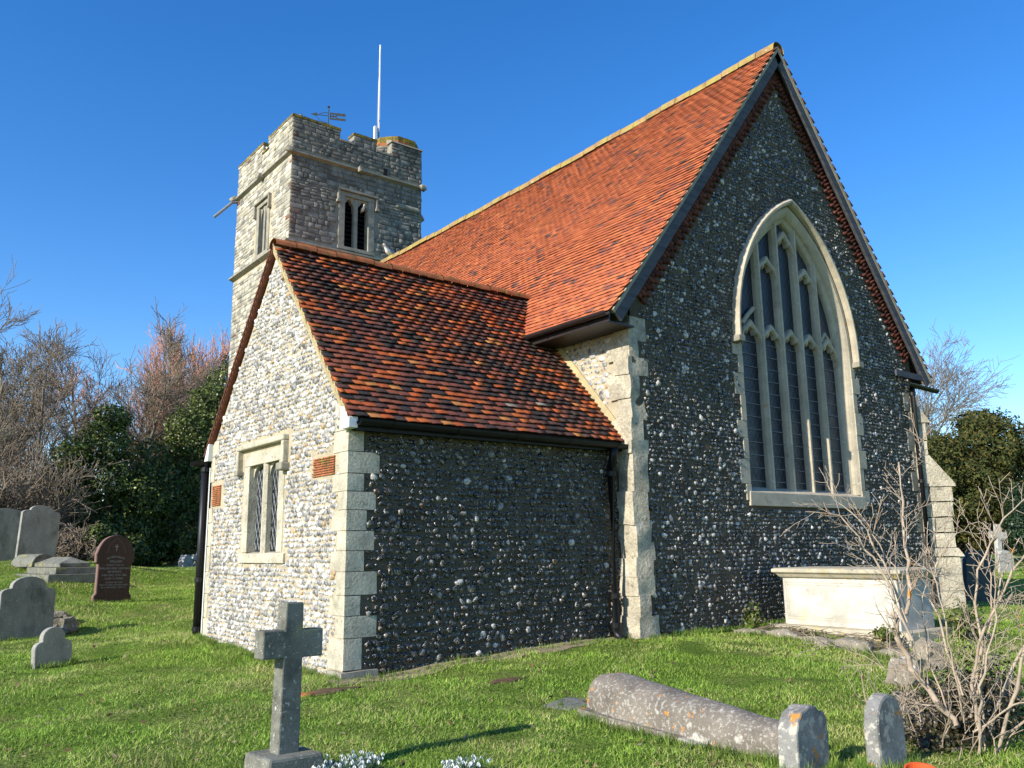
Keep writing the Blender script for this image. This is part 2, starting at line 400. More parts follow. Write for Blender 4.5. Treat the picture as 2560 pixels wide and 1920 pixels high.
# ---- many small pieces: the biggest in view become objects, the rest one mesh
def importance(Rm, T, nrm):
    d = T - CAM; dist = np.linalg.norm(d, axis=1)
    z = d @ cF; x = (d @ cR2)/z*F_PX; y = (d @ cU2)/z*F_PX
    inv = (z > 0.1) & (np.abs(x) < 1270) & (np.abs(y) < 950)
    size = np.abs(np.linalg.det(Rm))**(1/3)
    face = np.clip(-(d/dist[:, None]*nrm).sum(1), 0.01, 1)
    return np.where(inv, size*size*face/dist**2, 0)

def pieces(parent, name, stuff, temps, ti, Rm, T, ci, pal, mat, n_ind, nrm, jit=0.25, okmask=None):
    N = len(T)
    if N == 0: return
    imp = importance(Rm, T, nrm)
    if okmask is not None: imp = imp*okmask
    order = np.argsort(-imp)
    ind = [i for i in order[:n_ind] if imp[i] > 0]
    isind = np.zeros(N, bool); isind[ind] = True
    cache = {}
    def colr(t, c, br):
        core, rim = pal[c]
        w = t['c'][:, None]
        return (np.array(core)*(1-w)+np.array(rim)*w)*br
    for i in ind:
        k = (int(ti[i]), int(ci[i]))
        if k not in cache:
            t = temps[k[0]]
            me = mesh_np(name, t['v'], t['l'], t['s'], colr(t, k[1], 1.0))
            me.materials.append(MAT[mat]); cache[k] = me
        o = bpy.data.objects.new(name, cache[k])
        M = Matrix.Identity(4)
        for r in range(3):
            for c in range(3): M[r][c] = Rm[i, r, c]
            M[r][3] = T[i, r]
        COL.objects.link(o)
        o.parent = parent
        o.matrix_basis = M
    V, Lp, St, Cc = [], [], [], []
    nv = nl = 0
    rest = np.where(~isind)[0]
    for k, t in enumerate(temps):
        idx = rest[ti[rest] == k]
        if len(idx) == 0: continue
        v = np.einsum('nij,vj->nvi', Rm[idx], t['v']) + T[idx][:, None, :]
        br = 1+jit*(RNG.random(len(idx))*2-1)
        core = np.array([pal[c][0] for c in ci[idx]]); rim = np.array([pal[c][1] for c in ci[idx]])
        w = t['c'][None, :, None]
        cc = (core[:, None, :]*(1-w)+rim[:, None, :]*w)*br[:, None, None]
        n = len(t['v']); nloop = len(t['l'])
        lp = (t['l'][None, :] + (np.arange(len(idx))*n)[:, None] + nv)
        st = (t['s'][None, :] + (np.arange(len(idx))*nloop)[:, None] + nl)
        V.append(v.reshape(-1, 3)); Lp.append(lp.ravel()); St.append(st.ravel()); Cc.append(cc.reshape(-1, 3))
        nv += len(idx)*n; nl += len(idx)*nloop
    if V:
        me = mesh_np(stuff, np.concatenate(V), np.concatenate(Lp), np.concatenate(St), np.concatenate(Cc))
        o = link(stuff, me, mat, parent)
        o['kind'] = 'stuff'

def template(v, faces, c):
    l = np.array([i for f in faces for i in f], np.int32)
    s = np.cumsum([0]+[len(f) for f in faces[:-1]]).astype(np.int32)
    return dict(v=np.array(v, float), l=l, s=s, c=np.array(c, float))

def flint_template(seed, rounded):
    r = random.Random(seed); n = r.choice((5, 6, 7))
    ph = r.random()*6
    a = [2*math.pi*(k+0.35*(r.random()-.5))/n+ph for k in range(n)]
    rad = [1+(0.45 if rounded else .7)*(r.random()-.5) for _ in a]
    tx, ty = (r.random()-.5)*1.5, (r.random()-.5)*1.5
    sc = (0.93, 0.62) if not rounded else (0.95, 0.66)
    v, c = [], []
    sd = r.random()*6.28
    for ring, (s, h) in enumerate(((1.04, -0.25), (sc[0], 0.42), (sc[1], 0.85))):
        for k in range(n):
            x, y = s*rad[k]*math.cos(a[k]), s*rad[k]*math.sin(a[k])
            w = h + (0.0 if ring == 0 else (tx*x+ty*y)*(0.25 if ring == 1 else 0.5)) + 0.12*(r.random()-.5)*(ring > 0)
            v.append((x, y, max(w, -0.3))); c.append((0.5, 1.0 if rounded else (1.0 if math.cos(a[k]-sd) > .35 else .12), .4 if rounded else (.75 if math.cos(a[k]-sd) > .75 else 0.0))[ring])
    v.append((0.1*(r.random()-.5), 0.1*(r.random()-.5), 0.95+0.1*r.random())); c.append(0.0)
    f = []
    for ring in (0, 1):
        for k in range(n):
            j = (k+1) % n
            f.append((ring*n+k, ring*n+j, (ring+1)*n+j, (ring+1)*n+k))
    if rounded:
        f += [(2*n+k, 2*n+(k+1) % n, 3*n) for k in range(n)]
    else:
        f.append(tuple(2*n+k for k in range(n)))
        v.pop(); c.pop()
    return template(v, f, c)
FL_DARK = [flint_template(i, False) for i in range(14)]
FL_PALE = [flint_template(100+i, True) for i in range(12)]
# (core, rim) colours
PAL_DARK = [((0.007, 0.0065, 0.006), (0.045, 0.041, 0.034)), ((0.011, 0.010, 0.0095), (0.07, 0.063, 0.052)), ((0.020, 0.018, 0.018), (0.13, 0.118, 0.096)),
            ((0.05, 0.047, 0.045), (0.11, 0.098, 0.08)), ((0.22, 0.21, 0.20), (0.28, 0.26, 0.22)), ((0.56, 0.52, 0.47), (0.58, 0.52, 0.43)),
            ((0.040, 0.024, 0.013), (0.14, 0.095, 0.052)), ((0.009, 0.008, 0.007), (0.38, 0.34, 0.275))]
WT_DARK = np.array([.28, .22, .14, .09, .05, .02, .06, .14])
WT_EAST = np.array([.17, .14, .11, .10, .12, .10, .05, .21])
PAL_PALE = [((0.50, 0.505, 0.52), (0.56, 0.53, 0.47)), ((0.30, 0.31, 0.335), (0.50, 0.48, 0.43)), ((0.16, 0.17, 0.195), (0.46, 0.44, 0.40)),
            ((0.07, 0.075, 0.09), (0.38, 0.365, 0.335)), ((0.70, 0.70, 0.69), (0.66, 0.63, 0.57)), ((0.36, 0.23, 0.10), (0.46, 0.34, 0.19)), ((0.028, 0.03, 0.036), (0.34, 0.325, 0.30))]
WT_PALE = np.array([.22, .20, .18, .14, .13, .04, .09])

def flints(parent, fr, u0, u1, z0, z1, ok, temps, pal, wts, mat, n_ind, r=0.042, row=0.086, sparse=0.0, elong=1.15, hgt=0.5, seed=0, spin=1.2, gap=.3):
    rg = np.random.default_rng(seed)
    us, vs, rs, es = [], [], [], []
    z = z0; k = 0
    while z < z1:
        u = u0 + rg.random()*0.08
        while u < u1:
            s = r*(0.42+0.98*rg.random()**1.5)
            el = elong*(.8+.5*rg.random()); wv = s*el
            zz = z + (rg.random()-.5)*row*0.34
            if rg.random() > sparse*(0.4+1.2*(noise.noise(Vector((u*1.1, zz*1.1, seed)))+.5)) and ok(u+wv, zz, s): us.append(u+wv); vs.append(zz); rs.append(s); es.append(el)
            u += wv*2*(1.0+gap*rg.random())
        z += row*(0.92+0.16*rg.random()); k += 1
    n = len(us)
    us, vs, rs = np.array(us), np.array(vs), np.array(rs)
    T = fr.O[None]+fr.U[None]*us[:, None]+np.array([0, 0, 1])[None]*vs[:, None]
    ang = (rg.random(n)-.5)*spin
    U, Z, Nn = fr.U, np.array([0, 0, 1.0]), fr.N
    sx = rs*np.array(es)*(0.9+0.25*rg.random(n)); sz = rs*(0.82+0.3*rg.random(n)); sn = rs*hgt*(0.7+0.6*rg.random(n))
    ca, sa = np.cos(ang), np.sin(ang)
    Rm = np.empty((n, 3, 3))
    Rm[:, :, 0] = (ca[:, None]*U+sa[:, None]*Z)*sx[:, None]
    Rm[:, :, 1] = (-sa[:, None]*U+ca[:, None]*Z)*sz[:, None]
    Rm[:, :, 2] = Nn*sn[:, None]
    ti = rg.integers(0, len(temps), n); ci = rg.choice(len(pal), n, p=wts/wts.sum())
    pieces(parent, 'flint', 'flint_facing', temps, ti, Rm, T, ci, pal, mat, n_ind, np.repeat(Nn[None], n, 0))
    return n

# ------------------------------------------------------------------ ground
CTRL = np.array([
    (-4.3, .2, .04), (-3.9, 0, .04), (-2.7, .2, .09), (-1.6, .2, .15), (-.5, .2, .17), (.1, -.2, .17), (1, -.2, .15), (3.2, -.3, .19), (5.5, -.5, .2), (8.5, -1, .12),
    (9.5, 3, .05), (-6.3, -2.8, -.04), (-3.5, -2.8, 0), (-3.7, -4.7, -.02), (-2.7, -5.5, -.02), (-8.7, -8.3, -.2), (-5, -5.5, -.08), (1.2, -3.1, .03), (13, 1.3, 0), (24, 6, .08),
    (40, 14, .3), (60, 22, .3), (120, 60, .4), (-4.5, 5, .14), (-6.4, 4.2, 0), (-6.2, 7, 0), (-5.9, 9.4, -.06), (-4.9, 11, .12), (-3.8, 12.8, .33), (-9, 0, -.05), (-12, 5, 0), (-10, 10, .2),
    (-4.5, 17, .85), (-4.4, 19.3, 1.2), (-4.5, 23.4, 1.22), (-8, 20, 1.25), (-1, 16, .5), (3, 29, .78), (0, 24, .85), (8, 40, .85), (-3, 40, 1.15), (-15, 30, 1.3), (20, 60, .9), (-40, 60, 1.3), (0, 120, 1.0), (200, 200, .5), (-200, 0, 0), (0, -200, 0)])
def gz(x, y):
    x = np.asarray(x, float); y = np.asarray(y, float)
    sh = x.shape; x = x.ravel(); y = y.ravel()
    out = np.empty(len(x))
    for i in range(0, len(x), 20000):
        d2 = (x[i:i+20000, None]-CTRL[None, :, 0])**2+(y[i:i+20000, None]-CTRL[None, :, 1])**2
        w = 1/(d2+0.25)**2
        out[i:i+20000] = (w*CTRL[None, :, 2]).sum(1)/w.sum(1)
    fx = np.sin(x*2.1+np.sin(y*1.7)*1.3)*np.sin(y*1.9+1.2*np.sin(x*1.3))*0.018+np.sin(x*5.3+2*np.sin(y*3.1))*np.sin(y*4.7+2*np.cos(x*3.7))*0.010
    return (out+fx).reshape(sh)
def g1(x, y): return float(gz(np.array([x]), np.array([y]))[0])

def axis(lo, hi, fine_lo, fine_hi, d):
    a = list(np.arange(fine_lo, fine_hi, d))
    s, p = d, fine_hi
    while p < hi: a.append(p); s *= 1.16; p += s
    a.append(hi); s, p, b = d, fine_lo, []
    while p > lo: s *= 1.16; p -= s; b.append(max(p, lo))
    return np.array(sorted(set(b))+a)
gx = axis(-900, 900, -11, 15, 0.17); gy = axis(-500, 900, -9, 20, 0.17)
X, Y = np.meshgrid(gx, gy)
Z = gz(X, Y)
nx, ny = len(gx), len(gy)
ii = (np.arange(ny-1)[:, None]*nx+np.arange(nx-1)[None]).ravel()
lp = np.stack([ii, ii+1, ii+nx+1, ii+nx], 1).ravel()
me = mesh_np('ground', np.stack([X.ravel(), Y.ravel(), Z.ravel()], 1), lp, np.arange(len(ii))*4, smooth=True)
tag(link('ground', me, 'ground'), 'uneven churchyard lawn around the church', kind='structure')

# ------------------------------------------------------------------ roofs
def tile_template(cam, jag=0):
    x = (-0.482, 0.0, 0.482)
    h = (0.0, cam*.35, 0.0)
    r = random.Random(jag)
    e = [0.05*(r.random()-.5) for _ in x]
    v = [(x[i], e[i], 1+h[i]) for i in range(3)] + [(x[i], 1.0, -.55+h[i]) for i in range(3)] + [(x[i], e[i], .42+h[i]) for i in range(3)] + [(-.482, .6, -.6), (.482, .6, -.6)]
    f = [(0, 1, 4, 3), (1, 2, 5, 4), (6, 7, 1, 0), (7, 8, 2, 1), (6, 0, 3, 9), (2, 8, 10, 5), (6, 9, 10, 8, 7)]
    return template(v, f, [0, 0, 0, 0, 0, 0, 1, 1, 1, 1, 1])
TILES = [tile_template(0.15+0.1*i, i) for i in range(5)]

def roof_tiles(parent, O, U, S, Nn, slen, urange, pal, wts, mat, n_ind, gauge=0.1, width=0.166, thick=0.016, seed=1, sag=None, vis=1, clump=0.0):
    rg = np.random.default_rng(seed)
    O, U, S, Nn = map(lambda a: np.array(a, float), (O, U, S, Nn))
    T, A, tw, ln, cl = [], [], [], [], []
    nrow = int(slen/gauge)
    for k in range(nrow):
        s = k*gauge
        u0, u1 = urange(s)
        off = (k % 2)*width/2 + 0.012*(rg.random()-.5)
        i0 = math.floor((u0-off)/width)
        wob = rg.random()*6
        i = i0
        while True:
            a = i*width+off; b = a+width; i += 1
            if a >= u1-0.02: break
            a = max(a, u0); b = min(b, u1)
            if b-a < 0.04: continue
            u = (a+b)/2
            ds = 0.010*(rg.random()-.5)+0.006*math.sin(u*1.7+wob)
            dn = 0.006*rg.random() + (sag(u, s) if sag else 0)
            T.append(O+U*u+S*(s+ds)+Nn*(dn+0.012)); tw.append(b-a)
            A.append(((rg.random()-.5)*0.03, (rg.random()-.5)*0.05)); ln.append(gauge*1.5)
            cl.append(noise.noise(Vector((u*0.9, s*1.6, seed*3.3))))
    T = np.array(T); n = len(T); A = np.array(A)
    Rm = np.empty((n, 3, 3))
    Rm[:, :, 0] = (U[None]+S[None]*A[:, :1]+Nn[None]*A[:, 1:])*np.array(tw)[:, None]
    Rm[:, :, 1] = (S[None]-U[None]*A[:, :1])*np.array(ln)[:, None]
    Rm[:, :, 2] = Nn[None]*(thick*(0.85+0.4*rg.random(n)))[:, None]
    ci = rg.choice(len(pal), n, p=wts/wts.sum())
    if clump:
        cl = np.array(cl); alt = rg.choice(len(pal), n, p=wts/wts.sum())
        ci = np.where((cl > clump) & (rg.random(n) < .5), np.minimum(ci, alt), ci)
    pieces(parent, 'tile', 'roof_tiles', TILES, rg.integers(0, len(TILES), n), Rm, T, ci, [(p, tuple(c*.45 for c in p)) for p in pal], mat, n_ind, np.repeat(Nn[None], n, 0), .18 if clump else .11, okmask=vis)  # rim colour: course shadow and edge dirt painted on tile butts and undersides

def slab(O, U, S, Nn, outline, t, name, mat, parent):
    O, U, S, Nn = map(lambda a: np.array(a, float), (O, U, S, Nn))
    mb = MB()
    mb.prism(outline, lambda u, s: O+U*u+S*s-Nn*0.012, lambda u, s: O+U*u+S*s-Nn*t)
    return mb.build(name, mat, parent)

def unit(v): v = np.array(v, float); return v/np.linalg.norm(v)

# ------------------------------------------------------------------ chancel
chancel = empty('church_chancel', (W/2, 8, 0), 'flint chancel with steep orange tiled roof and tall traceried east window', 'church')
WXC, WZS, WE = 4.25, 4.85, 1.135            # window centre, springing, arch centre offset
WSILL = 2.30
def arch_z(x, a):
    R = a+WE; d = abs(x-WXC)+WE
    return WZS+math.sqrt(max(R*R-d*d, 0.0)) if abs(x-WXC) < a else WZS
def roof_e(x): return (HE+SLOPE*(x+OX) if x < W/2 else HE+SLOPE*(W+OX-x))
A0 = 1.64
def east_segs(x):
    top = roof_e(x)-0.16
    if abs(x-WXC) < A0: return [(-0.3, WSILL-0.1), (arch_z(x, A0)-0.0, top)]
    return [(-0.3, 1.0), (1.0, top)]
us = sorted(set([WXC-A0, WXC+A0]+list(np.linspace(WXC-A0, WXC+A0, 40))+list(np.linspace(0.02, W, 30))))
mb = MB()
for a, b in zip(us[:-1], us[1:]):
    e = 1e-5
    for (p0, p1), (q0, q1) in zip(east_segs(a+e), east_segs(b-e)):
        mb.quad(FE.pt(a, p0), FE.pt(b, q0), FE.pt(b, q1), FE.pt(a, p1))
ewall = mb.build('east_wall', 'mortar', chancel)
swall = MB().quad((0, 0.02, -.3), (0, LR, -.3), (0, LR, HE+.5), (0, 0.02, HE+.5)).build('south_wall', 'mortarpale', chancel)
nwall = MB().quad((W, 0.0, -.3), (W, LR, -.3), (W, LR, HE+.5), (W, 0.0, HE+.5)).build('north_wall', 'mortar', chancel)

ZQ = [.19, .47, .75, 1.0, 1.24, 1.48, 1.71, 1.91, 2.16, 2.47, 2.71, 2.90, 3.2, 3.5, 3.85, 4.1, 4.38, 4.72]
QL = [(.30, .16)[k % 2]+.07*math.sin(k*2.9)+.04*math.sin(k*5.1) for k in range(len(ZQ))]
def qlen(z):
    k = sum(1 for q in ZQ if q <= z)-1
    return QL[max(k, 0)] if z < 4.72 else .1
def ok_east(u, z, s):
    if u < qlen(z)+s*.6 or u > W-0.08 or z < 0.1: return False
    # brick band below the verge, measured square to the slope
    d = (roof_e(u)-0.10-z)/math.sqrt(1+SLOPE*SLOPE)
    if d < (0.44 if u < W/2 else .36)+s: return False
    dx = abs(u-WXC)
    if z > WSILL-0.32 and z < WZS: return dx > 1.74+s
    if z >= WZS and dx < 1.9: return z > arch_z(u, 1.80)+s
    return True
flints(ewall, FE, 0.2, W, 0.12, HA, ok_east, FL_DARK, PAL_DARK, WT_EAST, 'flint', 260, r=0.033, row=0.063, sparse=0.14, elong=1.0, hgt=0.7, seed=3, spin=2.6, gap=.2)
def ok_south(u, z, s):
    return u > 0.42 and z < HE-0.05 and z > EV+VSL*(u-YV+OE)+0.14+s and u < 2.4
flints(swall, FS, 0.3, 2.4, 3.0, HE, ok_south, FL_PALE, PAL_PALE, np.array([.2, .22, .2, .12, .1, .06, .1]), 'flintpale', 40, r=0.042, row=0.085, seed=4)

# worn corner stones, south-east corner
zq = [.19, .47, .75, 1.0, 1.24, 1.48, 1.71, 1.91, 2.16, 2.47, 2.71, 2.90, 3.2, 3.5, 3.85, 4.1, 4.38, 4.72]
for k, (a, b) in enumerate(zip(zq[:-1], zq[1:])):
    long_e = QL[k]; long_s = (0.30, 0.44)[k % 2]
    jx = 0.05*math.sin(k*1.7)
    st = MB().box(-0.05+jx*.4-0.05*max(0, 1-a/2.5), long_e, -0.012-0.05*max(0, 1-a/2.5), long_s, a-0.006, b+0.006).build('quoin_stone', 'wornlime', ewall)
    rough(st, 4, 0.034, 3.2, 0, 0.002)
zq2 = [.15, .5, .85, 1.25, 1.6, 2.0, 2.4, 2.8, 3.2, 3.6, 4.0, 4.4]
for k, (a, b) in enumerate(zip(zq2[:-1], zq2[1:])):
    st = MB().box(W-(0.42, 0.28)[k % 2], W+0.02, -0.03, 0.3, a+.004, b-.004).build('quoin_stone', 'lime', ewall)
    rough(st, 2, 0.012, 5, k*2.3, 0.01)

# verge bricks stepping up both slopes
BRK = [template([(x, y, z) for z in (-.5, .5) for y in (-.5, .5) for x in (-.5, .5)], [(0, 2, 3, 1), (4, 5, 7, 6), (0, 1, 5, 4), (2, 6, 7, 3), (0, 4, 6, 2), (1, 3, 7, 5)], [0]*8)]
PALB = [((0.10, 0.032, 0.024),)*2, ((0.13, 0.042, 0.028),)*2, ((0.07, 0.026, 0.022),)*2, ((0.15, 0.055, 0.038),)*2]
T, Rm = [], []
sn = math.sqrt(1+SLOPE*SLOPE)
for side in (0, 1):
    L = math.hypot(W/2+OX, HA-HE)
    ang = math.atan2(SLOPE, 1)
    # tumbled courses laid a little flatter than level, as corbelling toward the verge
    t = 0.75; k = 0
    while t < L-0.35:
        for j, (a, b) in enumerate((((0.10, 0.215), (0.225, 0.34)), ((0.06, 0.27), (0.28, 0.385)))[k % 2]):
            if (k % 2) == 1 and j == 1: continue
            x = -OX+math.cos(ang)*t; z = HE+math.sin(ang)*t
            mid = (a+b)/2+(.17 if side == 0 else .08)
            x2 = x+math.sin(ang)*mid; z2 = z-math.cos(ang)*mid
            # bricks square to the slope, tipped
            d = np.array([math.sin(ang+0.25), 0, -math.cos(ang+0.25)])
            p = np.array([math.cos(ang+0.25), 0, math.sin(ang+0.25)])
            if side: x2 = W-x2; d = d*np.array([-1, 1, 1]); p = p*np.array([-1, 1, 1])
            T.append((x2, -0.018, z2)); Rm.append(np.stack([d*(b-a), np.array([0, 0.06, 0]), p*0.062], 1))
        t += 0.078; k += 1
T = np.array(T); Rm = np.array(Rm)
pieces(ewall, 'brick', 'brick_verge', BRK, np.zeros(len(T), int), Rm, T, RNG.integers(0, 4, len(T)), PALB, 'brick', 240, np.repeat(np.array([[0, -1., 0]]), len(T), 0))

# main roof, south slope
Ss = unit((W/2+OX, 0, HA-HE)); Ns = unit((-(HA-HE), 0, W/2+OX)); Ls = math.hypot(W/2+OX, HA-HE)
def sag(u, s): return -0.07*math.sin(math.pi*min(max(u, 0), 16.5)/16.5)*(s/Ls)+0.03*noise.noise(Vector((u*0.45, s*0.6, 1.3)))
rows = []
for s in np.linspace(0, Ls, 16):
    rows.append([tuple(np.array([-OX, u, HE])+Ss*s+Ns*(sag(u, s)-0.03)) for u in np.linspace(YG+0.03, LR+0.3, 34)])
mainroof = MB().grid(rows).build('roof', 'roofbase', chancel)
Sn = Ss*np.array([-1, 1, 1]); Nn_ = Ns*np.array([-1, 1, 1])
nslab = slab((W+OX, 0, HE), (0, 1, 0), Sn, Nn_, [(YG+.02, 0), (LR, 0), (LR, Ls), (YG+.02, Ls)], 0.05, 'roof_slope', 'tile2_flat' if False else 'roofbase', chancel)
PAL_MAIN = [(0.40, 0.112, 0.048), (0.44, 0.13, 0.055), (0.36, 0.10, 0.046), (0.29, 0.09, 0.055), (0.17, 0.075, 0.06), (0.12, 0.065, 0.055), (0.44, 0.15, 0.06)]
WT_MAIN = np.array([.30, .27, .23, .10, .035, .02, .045])
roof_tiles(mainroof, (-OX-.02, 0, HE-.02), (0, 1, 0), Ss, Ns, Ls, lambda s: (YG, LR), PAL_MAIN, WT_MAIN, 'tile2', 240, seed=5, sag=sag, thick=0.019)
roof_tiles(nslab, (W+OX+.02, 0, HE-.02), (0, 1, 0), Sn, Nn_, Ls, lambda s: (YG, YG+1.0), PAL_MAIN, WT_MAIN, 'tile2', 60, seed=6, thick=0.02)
# ridge tiles of the main roof
for k in range(42):
    y = YG+k*0.4
    if y > LR: break
    zz = HA+0.01+0.0-0.07*math.sin(math.pi*min(max(y+.2, 0), 16.5)/16.5)+0.012*math.sin(k*1.3)
    rows = []
    for yy in (y+0.006, y+0.394):
        rows.append([(W/2+0.17*math.cos(t), yy, zz-0.14+0.20*math.sin(t)**.8) for t in np.linspace(0, math.pi, 9)])
    MB().grid(rows).build('ridge_tile', 'ridge', mainroof, smooth=True)
# bargeboards and verge mortar on the gable
for side, nm in ((0, 'bargeboard'), (1, 'bargeboard')):
    def P(t, d, y):
        x = -OX+math.cos(math.atan(SLOPE))*t+math.sin(math.atan(SLOPE))*d; z = HE+math.sin(math.atan(SLOPE))*t-math.cos(math.atan(SLOPE))*d
        return (x if not side else W-x, y, z)
    mb = MB()
    t0 = 0.02
    mb.hull8([P(t0, .07, YG+.03), P(Ls+.1, .07, YG+.03), P(Ls+.1, .07, YG+.075), P(t0, .07, YG+.075), P(t0, .24, YG+.03), P(Ls-.14, .24, YG+.03), P(Ls-.14, .24, YG+.075), P(t0, .24, YG+.075)])
    o = mb.build('bargeboard', 'timber', chancel, bevel=0.006)
    mb = MB()
    mb.hull8([P(t0, .012, YG+.012), P(Ls, .012, YG+.012), P(Ls, .012, YG+.20), P(t0, .012, YG+.20), P(t0, .068, YG+.022), P(Ls, .068, YG+.022), P(Ls, .068, YG+.20), P(t0, .068, YG+.20)])
    mb.build('verge_mortar', 'vergegrey', chancel)
    mb = MB()
    mb.hull8([P(.25, .07, YG+.08), P(Ls-.1, .07, YG+.08), P(Ls-.1, .07, -.003), P(.25, .07, -.003), P(.25, .10, YG+.08), P(Ls-.1, .10, YG+.08), P(Ls-.1, .10, -.003), P(.25, .10, -.003)])
    mb.build('soffit_board', 'timber', chancel)

def gutter(name, p0, p1, r, mat, parent, down=Vector((0, 0, 1)), thick=0.008):
    p0, p1 = Vector(p0), Vector(p1)
    d = (p1-p0).normalized(); s = d.cross(Vector((0, 0, 1))).normalized()
    ring = [(r*math.cos(t), r*math.sin(t)) for t in np.linspace(math.pi, 2*math.pi, 9)]+[((r-thick)*math.cos(t), (r-thick)*math.sin(t)) for t in np.linspace(2*math.pi, math.pi, 9)]
    n = max(2, int((p1-p0).length/0.5)+1)
    mb = MB(); mb.grid([[p0+(p1-p0)*k/(n-1)+s*a+Vector((0, 0, b)) for a, b in ring] for k in range(n)], True, True)
    o = mb.build(name, mat, parent)
    # joints and brackets
    L = (p1-p0).length
    for q in np.arange(0.45, L, 0.9):
        c = p0+d*q
        mj = MB(); mj.grid([[c+d*e+s*a*1.1+Vector((0, 0, b*1.1-0.002)) for a, b in ring[:9]] for e in (-.025, .025)])
        mj.build('gutter_bracket', mat, o)
    return o
def downpipe(name, pts, r, mat, parent, collars=()):
    mb = MB(); mb.tube(pts, r, 12)
    o = mb.build(name, mat, parent, smooth=True)
    top, bot = Vector(pts[0]), Vector(pts[-1])
    for x, y, z in collars:
        c = MB(); c.tube([(x, y, z-.035), (x, y, z-.033), (x, y, z+.033), (x, y, z+.035)], [r, r*1.22, r*1.22, r], 12)
        c.build('collar', mat, o)
    return o
gutter('gutter', (-OX-.075, YG+.05, HE-.02), (-OX-.075, 1.95, HE-.02), 0.062, 'brown', chancel)
MB().box(-OX+.0, -.005, YG+.10, 1.9, HE-.16, HE-.135).build('soffit_board', 'brown', chancel)
MB().box(-OX-.005, -OX+.02, YG+.08, 1.9, HE-.15, HE+.0).build('fascia_board', 'brown', chancel)
gutter('gutter', (7.72, -.155, 4.55), (W+OX+.2, -.155, 4.52), 0.07, 'iron', chancel)
MB().box(7.35, W+.25, YG+.05, YG+.085, 4.66, 4.78).build('fascia_board', 'timber', chancel)
downpipe('downpipe', [(7.95, -.13, 4.52), (7.95, -.12, 4.3), (7.95, -.12, .25)], .05, 'iron', chancel, [(7.95, -.12, 4.35), (7.95, -.12, 2.6), (7.95, -.12, .9)])

# buttress at the north-east corner: battered body, weathered offsets
butt = empty('buttress_root', (8.4, -.3, 0)) if False else None
BX0, BX1 = 8.10, 8.72
BSH = -.34
def bstage(name, prof, mat='lime', x0=BX0, x1=BX1):
    mb = MB(); mb.prism(prof, lambda y, z: (x0, y, z), lambda y, z: (x1, y, z)); return mb.build(name, mat, chancel, bevel=.012)
bt = bstage('buttress', [(0.1, -.2), (-.70, -.2), (-.68, 1.12), (0.1, 1.12)])
st_levels = [(-.70, .15, .48), (-.695, .48, .80), (-.69, .80, 1.14)]
def bstone(y1, a, b, extra=0.012):
    yb = 0.08; ys = [yb]
    y = yb
    while y-0.38 > y1: y -= 0.28+0.14*random.random(); ys.append(y)
    ys.append(y1)
    if len(ys) > 2 and ys[-2]-ys[-1] < 0.16: ys.pop(-2)
    for p, q in zip(ys[:-1], ys[1:]):
        o = MB().box(BX0-extra-0.008*random.random(), BX1+.01, q+.005, p-.005, a+.005, b-.005).build('buttress_stone', 'wornlime', bt)
        rough(o, 2, .012, 5, a*7+p, .012)
for y1, a, b in st_levels: bstone(y1, a, b)
o = MB().hull8([(BX0-.05, .1, 1.14), (BX1+.03, .1, 1.14), (BX1+.03, -.76, 1.14), (BX0-.05, -.76, 1.14), (BX0-.012, .1, 1.30), (BX1, .1, 1.30), (BX1, -.66, 1.30), (BX0-.012, -.66, 1.30)]).build('buttress_offset', 'wornlime', bt); rough(o, 2, .01, 5, 3, .01)
for a, b, y1 in ((1.3, 1.6, -.64), (1.6, 1.9, -.635), (1.9, 2.2, -.66), (2.2, 2.5, -.68)): bstone(y1, a, b)
o = MB(); o.prism([(.1, 2.5), (-.74, 2.5), (-.72, 2.57), (-.30, 3.12), (.1, 3.12)], lambda y, z: (BX0-.03, y, z), lambda y, z: (BX1+.02, y, z)); o = o.build('buttress_slope', 'wornlime', bt); 
for a, b, y1 in ((3.12, 3.42, -.30), (3.42, 3.78, -.31)): bstone(y1, a, b)
o = MB(); o.prism([(.1, 3.78), (-.38, 3.78), (-.36, 3.84), (-.02, 4.35), (.1, 4.35)], lambda y, z: (BX0-.03, y, z), lambda y, z: (BX1+.02, y, z)); o.build('buttress_slope', 'wornlime', bt)
o = MB().box(BX0-.08, BX1+.06, -.82, .1, -.2, .16).build('buttress_plinth', 'wornlime', bt); rough(o, 2, .015, 5, 9, .02)

# the buttress stands diagonally on the corner
for ob in [bt]+[c for c in bt.children]+[c for c in chancel.children if c.name.startswith('buttress') and c is not bt]:
    for v in ob.data.vertices:
        a_, b_ = -v.co.y+BSH, v.co.x-8.41
        v.co.x, v.co.y = 8.45+.7071*(a_+b_), .7071*(b_-a_)

# ---- east window
win = None
def arch_path(a, z0, n=14):
    R = a+WE; tm = math.acos(WE/R); pts = [(WXC-a, z0)]
    pts += [(WXC+WE-R*math.cos(t), WZS+R*math.sin(t)) for t in np.linspace(0, tm, n)]
    pts += [(WXC-WE+R*math.cos(t), WZS+R*math.sin(t)) for t in np.linspace(tm, 0, n)]
    pts += [(WXC+a, z0)]
    return pts
prof = [(1.735, 0.03), (1.72, -.016), (1.65, -.016), (1.60, .02), (1.565, .055), (1.545, .10), (1.49, .13), (1.47, .16), (1.455, .26)]
rows = [[(x, y, z) for x, z in arch_path(a, WSILL-.02)] for a, y in prof]
win = MB().grid(rows).build('window', 'winstone', chancel)
hp = [(1.735, -.02), (1.74, -.09), (1.77, -.13), (1.805, -.13), (1.835, -.07), (1.84, .01)]
o = MB().grid([[(x, y, z) for x, z in arch_path(a, WZS-.1, 16)] for a, y in hp]).build('hood_mould', 'winstone', win)
